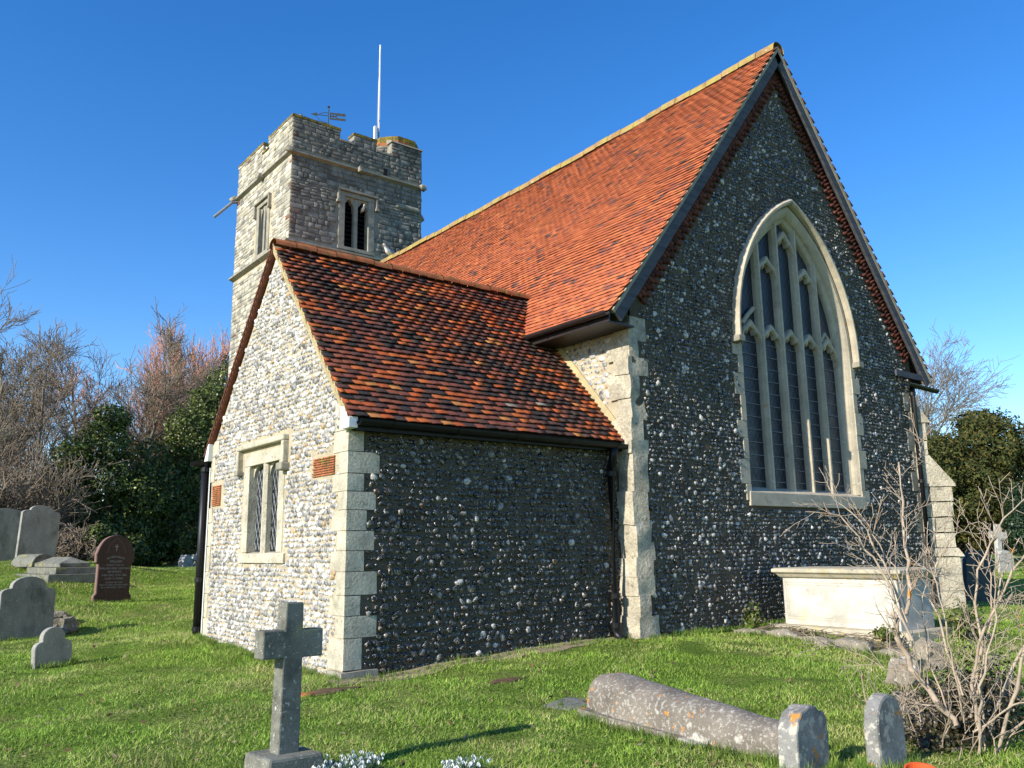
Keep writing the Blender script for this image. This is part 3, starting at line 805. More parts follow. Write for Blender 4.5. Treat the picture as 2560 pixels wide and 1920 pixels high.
for s in (-1, 1):
    o = MB().box(WXC+s*1.80-.085, WXC+s*1.80+.085, -.16, .01, WZS-.19, WZS-.085).build('label_stop', 'lime', win, bevel=.015)
# jamb stones keyed into the flint at both sides
for s in (-1, 1):
    z = WSILL-.2; k = 0
    while z < WZS-.35:
        h = 0.26+.2*((k*37) % 10)/10
        wdt = (0.03, .15)[(k+(s > 0)) % 2]
        x0, x1 = 1.64, 1.74+wdt
        o = MB().box(*sorted((WXC+s*x0, WXC+s*x1)), -.026+.006*(k % 2), .06, z+.004, min(z+h, WZS-.2)-.004).build('jamb_stone', 'winstone', win, bevel=.006); z += h; k += 1
# sill
o = MB(); P8 = [(WXC-1.72, .02, WSILL-.28), (WXC+1.72, .02, WSILL-.28), (WXC+1.72, -.05, WSILL-.28), (WXC-1.72, -.05, WSILL-.28), (WXC-1.68, .26, WSILL+.06), (WXC+1.68, .26, WSILL+.06), (WXC+1.70, -.045, WSILL-.06), (WXC-1.70, -.045, WSILL-.06)]
o.hull8(P8); o.build('sill', 'winstone', win, bevel=.008)
BAY = 2*1.455/5
mulx = [WXC-1.455+BAY*i for i in range(6)]
def mull(x, z0, z1, w=.046, y0=.075, y1=.25, name='mullion', par=None):
    mb = MB()
    ring = [(x-w*.45, y0), (x+w*.45, y0), (x+w, y0+.07), (x+w, y1-.03), (x+w*.4, y1), (x-w*.4, y1), (x-w, y1-.03), (x-w, y0+.07)]
    mb.grid([[(a, b, z) for a, b in ring] for z in (z0, z1)], True, True)
    return mb.build(name, 'winstone', win)
for x in mulx[1:5]: mull(x, WSILL-.03, arch_z(x, 1.50)+.03)
def cusped(x0, x1, zs, rise, thick, y0=.10, y1=.235, name='light_head', depth=.075, n=44):
    xc, hw = (x0+x1)/2, (x1-x0)/2
    up, lo = [], []
    for k in range(n+1):
        u = -1+2*k/n
        au = abs(u)
        A = rise*math.sqrt(max(0, 1-au**1.55))*(1-0.12*(1-au)) + 0.10*rise*max(0, 1-au*3)
        f = max(0, 1-abs(au-.42)/.10)+max(0, 1-abs(au-.86)/.10)
        lo.append((xc+u*hw, zs+A-depth*f)); up.append((xc+u*hw, zs+A+thick+(.05*max(0, 1-au*2.5))))
    lo[0] = (x0, zs-.05); lo[-1] = (x1, zs-.05)
    mb = MB()
    mb.grid([[(x, y1, z) for x, z in lo], [(x, y0+.03, z-.0) for x, z in lo], [(x, y0, z+min(.028, thick*.4)) for x, z in lo], [(x, y0, z-.02) for x, z in up], [(x, y0+.03, z) for x, z in up], [(x, y1, z) for x, z in up]])
    return mb.build(name, 'winstone', win)
for i in range(5): cusped(mulx[i]+.01, mulx[i+1]-.01, 4.72, .34, .085)
cusped(mulx[2]+.01, mulx[3]-.01, 6.48, .42, .10)
for i in (1, 3): cusped(mulx[i]+.01, mulx[i+1]-.01, 5.95, .36, .09)
for i in (0, 4):
    xa, xb = mulx[i]+.01, mulx[i+1]-.01
    # short diagonal bar closing the outer tracery
    mb = MB(); mb.tube([((xa+xb)/2-.17, .17, 5.10), ((xa+xb)/2-.02, .16, 5.27), ((xa+xb)/2+.17, .17, 5.42 if i == 0 else 5.12)], .04, 6)
    mb.build('tracery_bar', 'winstone', win)
for i in range(5):
    n = 8; xs = np.linspace(mulx[i], mulx[i+1], n)
    mb = MB(); mb.grid([[(x, .215, WSILL-.02) for x in xs], [(x, .215, arch_z(x, 1.47)+.02) for x in xs]])
    pn = mb.build('pane', 'glass', win)
    mb = MB()
    for z in np.arange(WSILL+.14, 4.85, .215): mb.box(mulx[i]+.04, mulx[i+1]-.04, .195, .205, z, z+.012)
    mb.build('saddle_bars', 'lead', pn)

# ------------------------------------------------------------------ vestry
vestry = empty('vestry', (-LV/2, YV+WV/2, 0), 'low gabled flint vestry with mottled dark and orange tiled roof', 'church annexe')
YR = YV+WV/2
vside = wall_sheet(FV, 'side_wall', 'mortar', vestry, -LV+.02, 0.05, lambda u: [(-.3, EV+.05)], 0.5)
def gtop(y): return (EV+VSL*(y-YV+OE) if y < YR else EV+VSL*(YV+WV+OE-y))-0.10
VW0, VW1, VZ0, VZ1 = 2.22, 3.33, 1.33, 2.70
def gsegs(y):
    if VW0 < y < VW1: return [(-.3, VZ0), (VZ1, gtop(y))]
    return [(-.3, 1.0), (1.0, gtop(y))]
ys = sorted(set([VW0, VW1, YR]+list(np.linspace(YV+.02, YV+WV-.02, 24))))
mb = MB()
for a, b in zip(ys[:-1], ys[1:]):
    for (p0, p1), (q0, q1) in zip(gsegs(a+1e-5), gsegs(b-1e-5)): mb.quad(FG.pt(a, p0), FG.pt(b, q0), FG.pt(b, q1), FG.pt(a, p1))
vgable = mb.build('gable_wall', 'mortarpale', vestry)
MB().quad((-LV, YV+WV, -.3), (0, YV+WV, -.3), (0, YV+WV, EV+.1), (-LV, YV+WV, EV+.1)).build('rear_wall', 'mortar', vestry)
ZCQ = [0.129, .464, .699, .92, 1.177, 1.404, 1.624, 1.856, 2.064, 2.266, 2.514, 2.76]
def cornerk(z): return max(0, sum(1 for q in ZCQ if q <= z)-1)
def ok_vs(u, z, s):
    k = cornerk(z); w = (.37 if k % 2 == 1 else .215)+.03*math.sin(k*2.3)
    if z < .13: w = .40
    return u > -LV+w+s*.7 and u < -.05 and z < EV-.05
flints(vside, FV, -LV+.2, -.02, .02, EV, ok_vs, FL_DARK, PAL_DARK, WT_DARK, 'flint', 190, r=0.039, row=0.076, sparse=0.02, elong=1.0, hgt=0.7, seed=8, spin=2.6, gap=.14)
def ok_vg(u, z, s):
    k = cornerk(z)
    if u < YV+(.235 if k % 2 == 1 else .385)-.03+s*.7 or u > YV+WV-.18: return False
    if z > gtop(u)-.02-s: return False
    if 1.93-s < u < 3.56+s and 1.24 < z < 1.42: return False
    if 2.05-s < u < 3.50+s and 1.4 < z < 2.92: return False
    if 1.92-s < u < 3.68+s and 2.46 < z < 2.93+s: return False
    if .60-s < u < 1.27+s and 2.26-s < z < 2.54+s: return False
    if 4.3-s < u and 2.08-s < z < 2.46+s: return False
    return True
flints(vgable, FG, YV, YV+WV, .02, HV, ok_vg, FL_PALE, PAL_PALE, WT_PALE, 'flintpale', 110, r=0.033, row=0.060, sparse=0.02, elong=.92, hgt=0.7, seed=9, spin=2.8, gap=.16)

# corner stones
zc = [0.129, .464, .699, .92, 1.177, 1.404, 1.624, 1.856, 2.064, 2.266, 2.514, 2.76]
for k, (a, b) in enumerate(zip(zc[:-1], zc[1:])):
    wide = k % 2 == 1
    le = (0.37 if wide else 0.215)+.03*math.sin(k*2.3)
    lg = 0.235 if wide else 0.385
    o = MB().box(-LV-.012, -LV+le, YV-.014, YV+lg-.03, a+.0015, b-.0015).build('quoin_stone', 'limeclean', vgable)
    rough(o, 3, .004, 6, k*3.1, .004)
o = MB().box(-LV-.05, -LV+.40, YV-.06, YV+.30, -.1, .126).build('quoin_stone', 'lime', vgable); rough(o, 2, .012, 6, 4, .01)
zc2 = [.1, .45, .8, 1.12, 1.5, 1.85, 2.08, 2.46, 2.85]
for k, (a, b) in enumerate(zip(zc2[:-1], zc2[1:])):
    if k == 6: continue
    o = MB().box(-LV-.012, -LV+.25, YV+WV-(.24, .14)[k % 2], YV+WV+.02, a+.003, b-.003).build('quoin_stone', 'limeclean', vgable); rough(o, 2, .006, 6, k*2.1, .006)
o = MB().box(-LV-.015, -LV+.2, YV+.02, YV+.33, 2.76, 3.12).build('kneeler_stone', 'limeclean', vgable); rough(o, 2, .006, 6, 3, .006)
o = MB().box(-LV-.015, -LV+.2, YV+WV-.3, YV+WV-.01, 2.86, 3.1).build('kneeler_stone', 'limeclean', vgable); rough(o, 2, .006, 6, 5, .006)
# red tile patches
for y0, y1, z0, z1 in ((.64, 1.23, 2.275, 2.50), (4.42, 4.80, 2.10, 2.42)):
    z = z0; k = 0
    while z < z1-.01:
        u = y0
        while u < y1-.03:
            wd = min(.13+.08*random.random(), y1-u)
            o = MB(); FG.box(o, u+.003, u+wd-.003, z+.003, z+.019, -.01, .016+.006*random.random()); o = o.build('patch_tile', 'brickred_flat' if False else 'ridgered', vgable)
            u += wd
        z += .0285; k += 1

# vestry window: two lights, label mould, deep reveal
vw = MB()
def vbox(name, u0, u1, z0, z1, n0, n1, par, mat='limeclean', bev=.008):
    m = MB(); FG.box(m, u0, u1, z0, z1, n0, n1); return m.build(name, mat, par, bevel=bev)
vwin = vbox('window', 2.08, 3.47, 2.585, 2.76, -.26, .014, vestry)          # lintel plate
vbox('jamb', 2.08, 2.262, 1.40, 2.582, -.30, .012, vwin); vbox('jamb', 3.29, 3.47, 1.40, 2.582, -.30, .012, vwin)
m = MB(); ring = [(2.75, .008), (2.79, .008), (2.825, -.03), (2.825, -.10), (2.80, -.14), (2.74, -.14), (2.715, -.10), (2.715, -.03)]
m.grid([[FG.pt(a, z, b) for a, b in ring] for z in (1.38, 2.59)], True, True); m.build('mullion', 'limeclean', vwin)
GD = .115
for a, b in ((2.262, 2.715), (2.825, 3.29)):
    n = 16; c, h = (a+b)/2, (b-a)/2
    lo = [(c+h*(-1+2*k/n), 2.42+.17*math.sqrt(max(0, 1-(-1+2*k/n)**2))) for k in range(n+1)]
    m = MB(); m.grid([[FG.pt(u, z, -.24) for u, z in lo], [FG.pt(u, z, -.06) for u, z in lo], [FG.pt(u, 2.586, -.06) for u, z in lo]]); m.build('light_head', 'limeclean', vwin)
    m = MB(); m.quad(FG.pt(a-.02, 1.36, -GD), FG.pt(b+.02, 1.36, -GD), FG.pt(b+.02, 2.6, -GD), FG.pt(a-.02, 2.6, -GD)); pn = m.build('pane', 'glass', vwin)
    m = MB()
    for k in range(-8, 9):
        for sg in (-1, 1):
            # lead diamond lattice, clipped to the light
            p0, p1 = [], []
            u_a, z_a = c+k*.11, 1.98
            seg = []
            for t in np.linspace(-.8, .8, 33):
                u, z = u_a+sg*t*.5, z_a+t
                if a < u < b and 1.38 < z < 2.57: seg.append((u, z))
            if len(seg) > 1: m.tube([FG.pt(*seg[0], -GD+.008), FG.pt(*seg[-1], -GD+.008)], .007, 4)
    m.build('lead_lattice', 'lead', pn)
m = MB(); m.hull8([FG.pt(1.97, 1.26, -.05), FG.pt(3.53, 1.26, -.05), FG.pt(3.53, 1.26, .035), FG.pt(1.97, 1.26, .035), FG.pt(1.97, 1.43, -.28), FG.pt(3.53, 1.43, -.28), FG.pt(3.53, 1.385, .03), FG.pt(1.97, 1.385, .03)]); m.build('sill', 'limeclean', vwin, bevel=.006)
lab = vbox('label_mould', 1.99, 3.66, 2.82, 2.90, -.02, .085, vwin, 'limeclean', .02)
vbox('label_return', 1.99, 2.07, 2.53, 2.82, -.02, .08, vwin, 'limeclean', .015); vbox('label_return', 3.58, 3.66, 2.53, 2.82, -.02, .08, vwin, 'limeclean', .015)
vbox('label_stop', 1.94, 2.12, 2.43, 2.53, -.02, .12, vwin, 'lime', .02); vbox('label_stop', 3.53, 3.67, 2.47, 2.53, -.02, .10, vwin, 'lime', .012)

# vestry roof
Sv = unit((0, WV/2+OE, HV-EV)); Nv = unit((0, -(HV-EV), WV/2+OE)); Lv_ = math.hypot(WV/2+OE, HV-EV)
XG = -LV-.09
def vmax(s):
    z = EV+s*(HV-EV)/Lv_
    return -.0 if z < HE-.05 else -OX+(z-HE)/SLOPE+.06
vroof = slab((0, YV-OE, EV), (1, 0, 0), Sv, Nv, [(XG+.02, 0), (0.0, 0), (0.0, Lv_*(HE-.05-EV)/(HV-EV)), (-OX, Lv_*(HE-.05-EV)/(HV-EV)), (-OX+(HV-HE)/SLOPE+.2, Lv_), (XG+.02, Lv_)], .05, 'roof', 'roofbase', vestry)
Svb = Sv*np.array([1, -1, 1]); Nvb = Nv*np.array([1, -1, 1])
vroofb = slab((0, YV+WV+OE, EV), (1, 0, 0), Svb, Nvb, [(XG+.02, 0), (0.6, 0), (0.6, Lv_), (XG+.02, Lv_)], .03, 'roof_slope', 'roofbase', vestry)
PAL_V = [(0.50, 0.13, 0.038), (0.45, 0.10, 0.032), (0.52, 0.20, 0.06), (0.26, 0.08, 0.045), (0.20, 0.065, 0.045), (0.11, 0.05, 0.04), (0.065, 0.042, 0.036), (0.045, 0.035, 0.032), (0.085, 0.05, 0.04), (0.30, 0.24, 0.18)]
WT_V = np.array([.10, .11, .02, .17, .14, .13, .12, .11, .10, .006])
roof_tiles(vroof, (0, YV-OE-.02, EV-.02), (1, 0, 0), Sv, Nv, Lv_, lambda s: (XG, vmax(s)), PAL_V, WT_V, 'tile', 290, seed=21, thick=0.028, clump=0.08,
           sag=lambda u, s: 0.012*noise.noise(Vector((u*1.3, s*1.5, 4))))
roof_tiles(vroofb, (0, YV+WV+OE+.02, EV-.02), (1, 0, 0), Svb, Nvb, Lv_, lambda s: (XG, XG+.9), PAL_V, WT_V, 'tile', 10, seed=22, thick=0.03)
for k in range(16):
    x = XG+k*.31
    rows = [[(xx, YR+.13*math.cos(t), HV-.015+.10*math.sin(t)+.008*math.sin(k*2.2)) for t in np.linspace(-.15, math.pi+.15, 9)] for xx in (x+.004, x+.306)]
    if x > 0.1: break
    MB().grid(rows).build('ridge_tile', 'ridgered', vroof, smooth=True)
# verge mortar bands, notched by the tile courses
for side in (0, 1):
    def PV(t, d, x):
        y = YV-OE+t*Sv[1]+d*Sv[2]; z = EV+t*Sv[2]-d*Sv[1]
        return (x, y if not side else 2*YR-y, z)
    m = MB()
    m.hull8([PV(.0, .004, XG+.012), PV(Lv_+.03, .004, XG+.012), PV(Lv_+.03, .004, XG+.12), PV(.0, .004, XG+.12), PV(.0, .10-.065*side, XG+.03), PV(Lv_-.06, .10-.065*side, XG+.03), PV(Lv_-.06, .10-.065*side, XG+.12), PV(.0, .10-.065*side, XG+.12)])
    vm_ = m.build('verge_mortar', 'vergemortar' if not side else 'brickdark', vestry)
    for k in range(int(Lv_/.1)):
        t = k*.1
        m = MB(); m.hull8([PV(t-.005, -.002, XG), PV(t+.10, -.022, XG), PV(t+.10, -.022, XG+.10), PV(t-.005, -.002, XG+.10), PV(t-.005, .016, XG), PV(t+.10, -.004, XG), PV(t+.10, -.004, XG+.10), PV(t-.005, .016, XG+.10)])
        m.build('verge_tile', 'vergemortar' if (not side and k % 3) else 'brickdark', vm_)
# white eave blocks, gutters, pipes
o = MB(); o.prism([(YV-.16, 2.76), (YV+.04, 2.76), (YV+.06, 3.02), (YV-.02, 3.02), (YV-.16, 2.88)], lambda y, z: (XG+.005, y, z), lambda y, z: (-LV+.03, y, z)); o.build('eave_block', 'white', vestry, bevel=.006)
o = MB(); o.prism([(2*YR-(YV-.14), 2.80), (2*YR-(YV+.02), 2.80), (2*YR-(YV+.05), 3.06), (2*YR-(YV-.0), 3.06)], lambda y, z: (XG+.005, y, z), lambda y, z: (-LV+.03, y, z)); o.build('eave_block', 'white', vestry, bevel=.006)
MB().box(-LV+.03, .0, YV-.145, YV-.12, 2.74, 2.86).build('fascia_board', 'iron', vestry)
MB().box(-LV+.03, .0, YV-.12, YV-.002, 2.745, 2.77).build('soffit_board', 'dark', vestry)
gutter('gutter', (XG+.10, YV-.215, 2.85), (.03, YV-.215, 2.83), .065, 'iron', vestry)
gutter('gutter', (XG-.16, YV+WV+.19, 2.80), (.5, YV+WV+.19, 2.80), .085, 'iron', vestry)
downpipe('downpipe', [(-.28, YV-.2, 2.80), (-.28, YV-.18, 2.66), (-.27, YV-.11, 2.5), (-.27, YV-.11, .30), (-.27, YV-.14, .22), (-.27, YV-.22, .18)], .06, 'iron', vestry, [(-.27, YV-.11, 2.42), (-.27, YV-.11, .75), (-.27, YV-.11, .36)])
downpipe('downpipe', [(-LV-.05, YV+WV+.16, 2.78), (-LV-.05, YV+WV+.15, .12)], .06, 'iron', vestry, [(-LV-.05, YV+WV+.15, 2.68), (-LV-.05, YV+WV+.15, 1.0), (-LV-.05, YV+WV+.15, .28)])
MB().tube([(-LV-.01, YV+WV+.05, 2.7), (-LV-.01, YV+WV+.05, .2)], .011, 6).build('conduit', 'white', vestry)
# cream mortar fillet where the vestry roof meets the chancel wall
m = MB(); a0 = 0.0; t1 = (HE-.12-EV)/VSL+YV-OE
def fil(y, d): return EV+VSL*(y-YV+OE)+d
m.hull8([(-.075, YV-OE, fil(YV-OE, .0)), (-.075, t1, fil(t1, .0)), (.0, t1, fil(t1, .0)), (.0, YV-OE, fil(YV-OE, .0)), (-.03, YV-OE+.0, fil(YV-OE, .17)), (-.03, t1, fil(t1, .17)), (0, t1, fil(t1, .17)), (0, YV-OE, fil(YV-OE, .17))])
m.build('mortar_fillet', 'vergemortar', vestry, bevel=.01)

# ------------------------------------------------------------------ tower
tower = empty('church_tower', (XT+WT/2, YT+DT/2, 0), 'square grey ragstone church tower with battlements and belfry windows', 'tower')
ZC = 15.30                                    # crenel sill
EW = (1.86, 2.96, 11.52, 13.36)               # east window in tower frame (u0,u1,z0,z1)
SWN = (1.80, 2.72, 11.52, 13.30)
def hole_sheet(fr, name, u1, ztop, h):
    u = [0, h[0], h[1], u1]
    m = MB()
    for a, b in ((0, h[0]), (h[1], u1)): m.quad(fr.pt(a, -.3), fr.pt(b, -.3), fr.pt(b, ztop), fr.pt(a, ztop))
    m.quad(fr.pt(h[0], -.3), fr.pt(h[1], -.3), fr.pt(h[1], h[2]), fr.pt(h[0], h[2]))
    m.quad(fr.pt(h[0], h[3]), fr.pt(h[1], h[3]), fr.pt(h[1], ztop), fr.pt(h[0], ztop))
    return m.build(name, 'ragmortar', tower)
tE = hole_sheet(TE, 'east_wall', WT, ZC, EW)
tS = hole_sheet(TS, 'south_wall', DT, ZC, SWN); tS.data.materials[0] = MAT['mortarpale']  # paler mortar goes with the sunlit tint of the south stones
tN = MB().quad((XT+WT, YT, -.3), (XT+WT, YT+DT, -.3), (XT+WT, YT+DT, ZC), (XT+WT, YT, ZC)).build('north_wall', 'ragmortar', tower)
tW = MB().quad((XT, YT+DT, -.3), (XT+WT, YT+DT, -.3), (XT+WT, YT+DT, ZC), (XT, YT+DT, ZC)).build('west_wall', 'ragmortar', tower)
MB().box(XT+.4, XT+WT-.4, YT+.4, YT+DT-.4, 14.6, 14.7).build('roof', 'lead', tower)

def rag_template(seed):
    r = random.Random(seed)
    v = []
    for z, s in ((-.2, .5), (.5, .485), (1.0, .40)):
        for (x, y) in ((-1, -1), (1, -1), (1, 1), (-1, 1)):
            v.append((x*s+.05*(r.random()-.5)*(z > 0), y*s+.06*(r.random()-.5)*(z > 0), z+.45*(r.random()-.5)*(z > .6)))
    f = [(i*4+k, i*4+(k+1) % 4, i*4+4+(k+1) % 4, i*4+4+k) for i in (0, 1) for k in range(4)]+[(8, 9, 10, 11)]
    return template(v, f, [.5]*8+[0]*4)
RAG = [rag_template(i) for i in range(10)]
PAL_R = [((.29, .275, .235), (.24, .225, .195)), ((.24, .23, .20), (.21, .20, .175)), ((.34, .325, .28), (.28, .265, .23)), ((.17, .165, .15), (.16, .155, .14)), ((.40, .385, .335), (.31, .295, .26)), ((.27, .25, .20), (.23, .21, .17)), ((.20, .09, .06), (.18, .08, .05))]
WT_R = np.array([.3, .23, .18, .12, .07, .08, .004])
PAL_R_LIT = [(tuple(min(.6, c*k*1.45) for c, k in zip(a, (1.03, 1, .93))), tuple(min(.6, c*1.45) for c in b)) for a, b in PAL_R[:6]]+[PAL_R[6]]  # lit copy: sunlight on the south face put into brighter, warmer stone
PAL_R_SHADED = [(tuple((c*.55+m*.45)*.70 for c, m in zip(a, (.27, .255, .22))), tuple(c*.66 for c in b)) for a, b in PAL_R]  # shaded copy for east face and turret: shade put into the stone colour
def rag_wall(parent, fr, u0, u1, z0, z1, ok, n_ind, seed, flat=0.03, du=None):
    rg = np.random.default_rng(seed)
    T, sc, ci = [], [], []
    z = z0
    while z < z1-.02:
        h = min(.09+.10*rg.random(), z1-z)
        u = u0
        while u < u1-.01:
            l = .16+.30*rg.random()
            if u1-(u+l) < .12: l = u1-u
            if ok(u, u+l, z, z+h):
                T.append(fr.pt(u+l/2, z+h/2, 0)); sc.append((l-.012, h-.012, flat*(.5+rg.random())))
                c = rg.choice(len(PAL_R), p=WT_R/WT_R.sum())
                if u+l > u1-.02 and du and rg.random() < .04: c = 6
                if u < u0+.02 and rg.random() < .10: c = 6
                ci.append(c)
            u += l
        z += h
    T = np.array(T); sc = np.array(sc); n = len(T)
    Rm = np.empty((n, 3, 3))
    Rm[:, :, 0] = fr.U[None]*sc[:, :1]; Rm[:, :, 1] = np.array([0, 0, 1])[None]*sc[:, 1:2]; Rm[:, :, 2] = fr.N[None]*sc[:, 2:]
    pieces(parent, 'stone', 'stone_facing', RAG, rg.integers(0, len(RAG), n), Rm, T, np.array(ci), PAL_R_LIT if fr is TS else PAL_R_SHADED, 'rag', n_ind, np.repeat(fr.N[None], n, 0), .22)
def clear(h, mg=.16, bands=((ZS-.07, ZS+.09), (ZL-.1, ZL+.08))):
    def ok(a, b, z0, z1):
        if any(z1 > p and z0 < q for p, q in bands): return False
        return not (b > h[0]-mg and a < h[1]+mg and z1 > h[2]-.12 and z0 < h[3]+.16)
    return ok
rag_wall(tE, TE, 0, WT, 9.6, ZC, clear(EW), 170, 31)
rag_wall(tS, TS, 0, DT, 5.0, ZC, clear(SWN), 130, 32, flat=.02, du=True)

def two_light(fr, h, par, rec=.28):
    u0, u1, z0, z1 = h
    def bx(name, a, b, c, d, n0, n1, mat='lime', bev=.012, p=None):
        m = MB(); fr.box(m, a, b, c, d, n0, n1); return m.build(name, mat, p or wn_, bevel=bev)
    m = MB(); fr.box(m, u0-.13, u1+.13, z1-.02, z1+.13, -.2, .035); wn_ = m.build('window', 'lime', tower, bevel=.01)
    bx('jamb', u0-.13, u0+.10, z0, z1-.022, -rec, .03); bx('jamb', u1-.10, u1+.13, z0, z1-.022, -rec, .03)
    mid = (u0+u1)/2
    bx('mullion', mid-.07, mid+.07, z0, z1-.022, -rec+.05, -.02, bev=.03)
    bx('sill', u0-.15, u1+.15, z0-.12, z0-.002, -rec, .06)
    for a, b in ((u0+.10, mid-.07), (mid+.07, u1-.10)):
        n = 20; c, hw = (a+b)/2, (b-a)/2
        lo = []
        for k in range(n+1):
            q = -1+2*k/n; aq = abs(q)
            lo.append((c+hw*q, z1-.42+.34*math.sqrt(max(0, 1-aq**1.5))-.07*max(0, 1-abs(aq-.55)/.18)))
        lo[0] = (a, z1-.5); lo[-1] = (b, z1-.5)
        m = MB(); m.grid([[fr.pt(u, z, -rec+.03) for u, z in lo], [fr.pt(u, z, -.07) for u, z in lo], [fr.pt(u, z1-.015, -.03) for u, z in lo]]); m.build('light_head', 'lime', wn_)
    bx('interior', u0-.1, u1+.1, z0-.1, z1+.1, -rec-.35, -rec-.25, 'dark', 0)
    z = z0+.05
    while z < z1-.15:
        m = MB(); m.hull8([fr.pt(u0+.05, z, -rec+.02), fr.pt(u1-.05, z, -rec+.02), fr.pt(u1-.05, z+.02, -rec+.02), fr.pt(u0+.05, z+.02, -rec+.02), fr.pt(u0+.05, z+.14, -rec-.18), fr.pt(u1-.05, z+.14, -rec-.18), fr.pt(u1-.05, z+.16, -rec-.18), fr.pt(u0+.05, z+.16, -rec-.18)])
        m.build('louvre', 'louvre', wn_); z += .16
    bx('label_mould', u0-.20, u1+.24, z1+.14, z1+.22, -.02, .12)
    for a in (u0-.20, u1+.16): bx('label_return', a, a+.08, z1-.22, z1+.138, -.02, .11)
    for a in (u0-.24, u1+.14): bx('label_stop', a, a+.13, z1-.32, z1-.222, -.02, .13)
two_light(TE, EW, tower); two_light(TS, SWN, tower)
# small louvred slit right of the window
m = MB(); TE.box(m, 3.42, 3.56, ZS+.12, ZS+.36, -.05, .045); m.build('vent_slit', 'louvre', tower)

# string courses
def string(zc, pr, hh, nm):
    m = MB()
    x0, x1, y0, y1 = XT-pr, XT+WT+.02, YT-pr, YT+DT+pr
    xi, yi = XT-.01, YT-.01
    # east run and south run as one L-shaped moulding
    def ring(dx, dy): return None
    prof = [(0, zc-hh), (pr, zc-hh*.25), (pr, zc+hh*.35), (0, zc+hh)]
    rowsE = [[(XT-d, YT-d, z) for d, z in prof], [(XT+WT, YT-d, z) for d, z in prof]]
    rowsS = [[(XT-d, YT+DT+.05, z) for d, z in prof], [(XT-d, YT-d, z) for d, z in prof]]
    m.grid(rowsS); m.grid(rowsE)
    return m.build('string_course', 'lime', tower)
s1 = string(ZS, .13, .085, 'a'); s2 = string(ZL, .17, .10, 'b')
for p in ((XT+2.48, YT-.13, ZS), (XT-.12, YT-.12, ZS+.02), (XT+WT, YT-.12, ZS), (XT-.13, YT+2.41, ZS-.02), (XT-.14, YT+DT, ZS)):
    o = MB().box(p[0]-.12, p[0]+.12, p[1]-.12, p[1]+.12, p[2]-.11, p[2]+.10).build('carved_head', 'lime', tower)
    rough(o, 3, .05, 7, p[0]*3+p[1], .03)
# rainwater spout
MB().tube([(XT+.1, YT+DT-.12, ZS-.10), (XT-.22, YT+DT-.05, ZS-.16), (XT-.75, YT+DT+.30, ZS-.75)], .055, 8).build('rain_spout', 'lead', tower)

# parapet merlons with brick copings
TH = .38
def merlon(x0, x1, y0, y1, zb, zt, coping=True, capmat='moss'):
    o = MB().box(x0, x1, y0, y1, zb, zt).build('merlon', 'ragmortar', tower)
    if coping:
        along_x = (x1-x0) > (y1-y0); n = max(2, int(max(x1-x0, y1-y0)/.12))
        for k in range(n):
            if along_x: b = (x0-.03+(x1-x0+.06)*k/n+.004, x0-.03+(x1-x0+.06)*(k+1)/n-.004, y0-.03, y1+.03)
            else: b = (x0-.03, x1+.03, y0-.03+(y1-y0+.06)*k/n+.004, y0-.03+(y1-y0+.06)*(k+1)/n-.004)
            MB().box(*b, zt+.001, zt+.085+.015*random.random()).build('coping_brick', capmat, o)
    return o
E0 = XT; e = .002
mE = [(0, 1.72), (2.25, 3.13), (3.75, WT)]
for k, (a, b) in enumerate(mE):
    o = merlon(XT+a, XT+b, YT+e, YT+TH, ZC, ZT-.02 if k < 2 else 15.86, k < 2)
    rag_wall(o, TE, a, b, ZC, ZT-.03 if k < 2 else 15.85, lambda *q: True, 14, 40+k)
for a, b in ((1.72, 2.25), (3.13, 3.75)):
    MB().box(XT+a-.02, XT+b+.02, YT-.05, YT+TH, ZC+.002, ZC+.07).build('crenel_sill', 'lime', tower)
# sloped coping on the turret merlon
m = MB(); m.prism([(YT-.07, 15.86), (YT-.05, 15.92), (YT+.3, 16.06), (YT+.3, 15.86)], lambda y, z: (XT+3.70, y, z), lambda y, z: (XT+WT+.02, y, z)); m.build('turret_coping', 'lime', tower)
ZCS = 15.10
mS = [(TH, 2.03), (2.55, DT)]
MB().box(XT+e, XT+TH, YT+.0, YT+DT, ZC-.01, ZC-.005).build('wall_top', 'ragmortar', tower)
for k, (a, b) in enumerate(mS):
    o = merlon(XT+e, XT+TH, YT+a, YT+b, ZC, ZT-.02, True)
    rag_wall(o, TS, a if k else 0, b, ZC, ZT-.03, lambda *q: True, 14, 50+k)
MB().box(XT-.05, XT+TH, YT+2.01, YT+2.57, ZC+.002, ZC+.07).build('crenel_sill', 'moss', tower)
for a, b in ((.2, 2.0), (2.6, WT-.2)): merlon(XT+a, XT+b, YT+DT-TH, YT+DT, ZC, ZT-.02)
merlon(XT+WT-TH, XT+WT, YT+2.4, YT+DT-.5, ZC, ZT-.02)
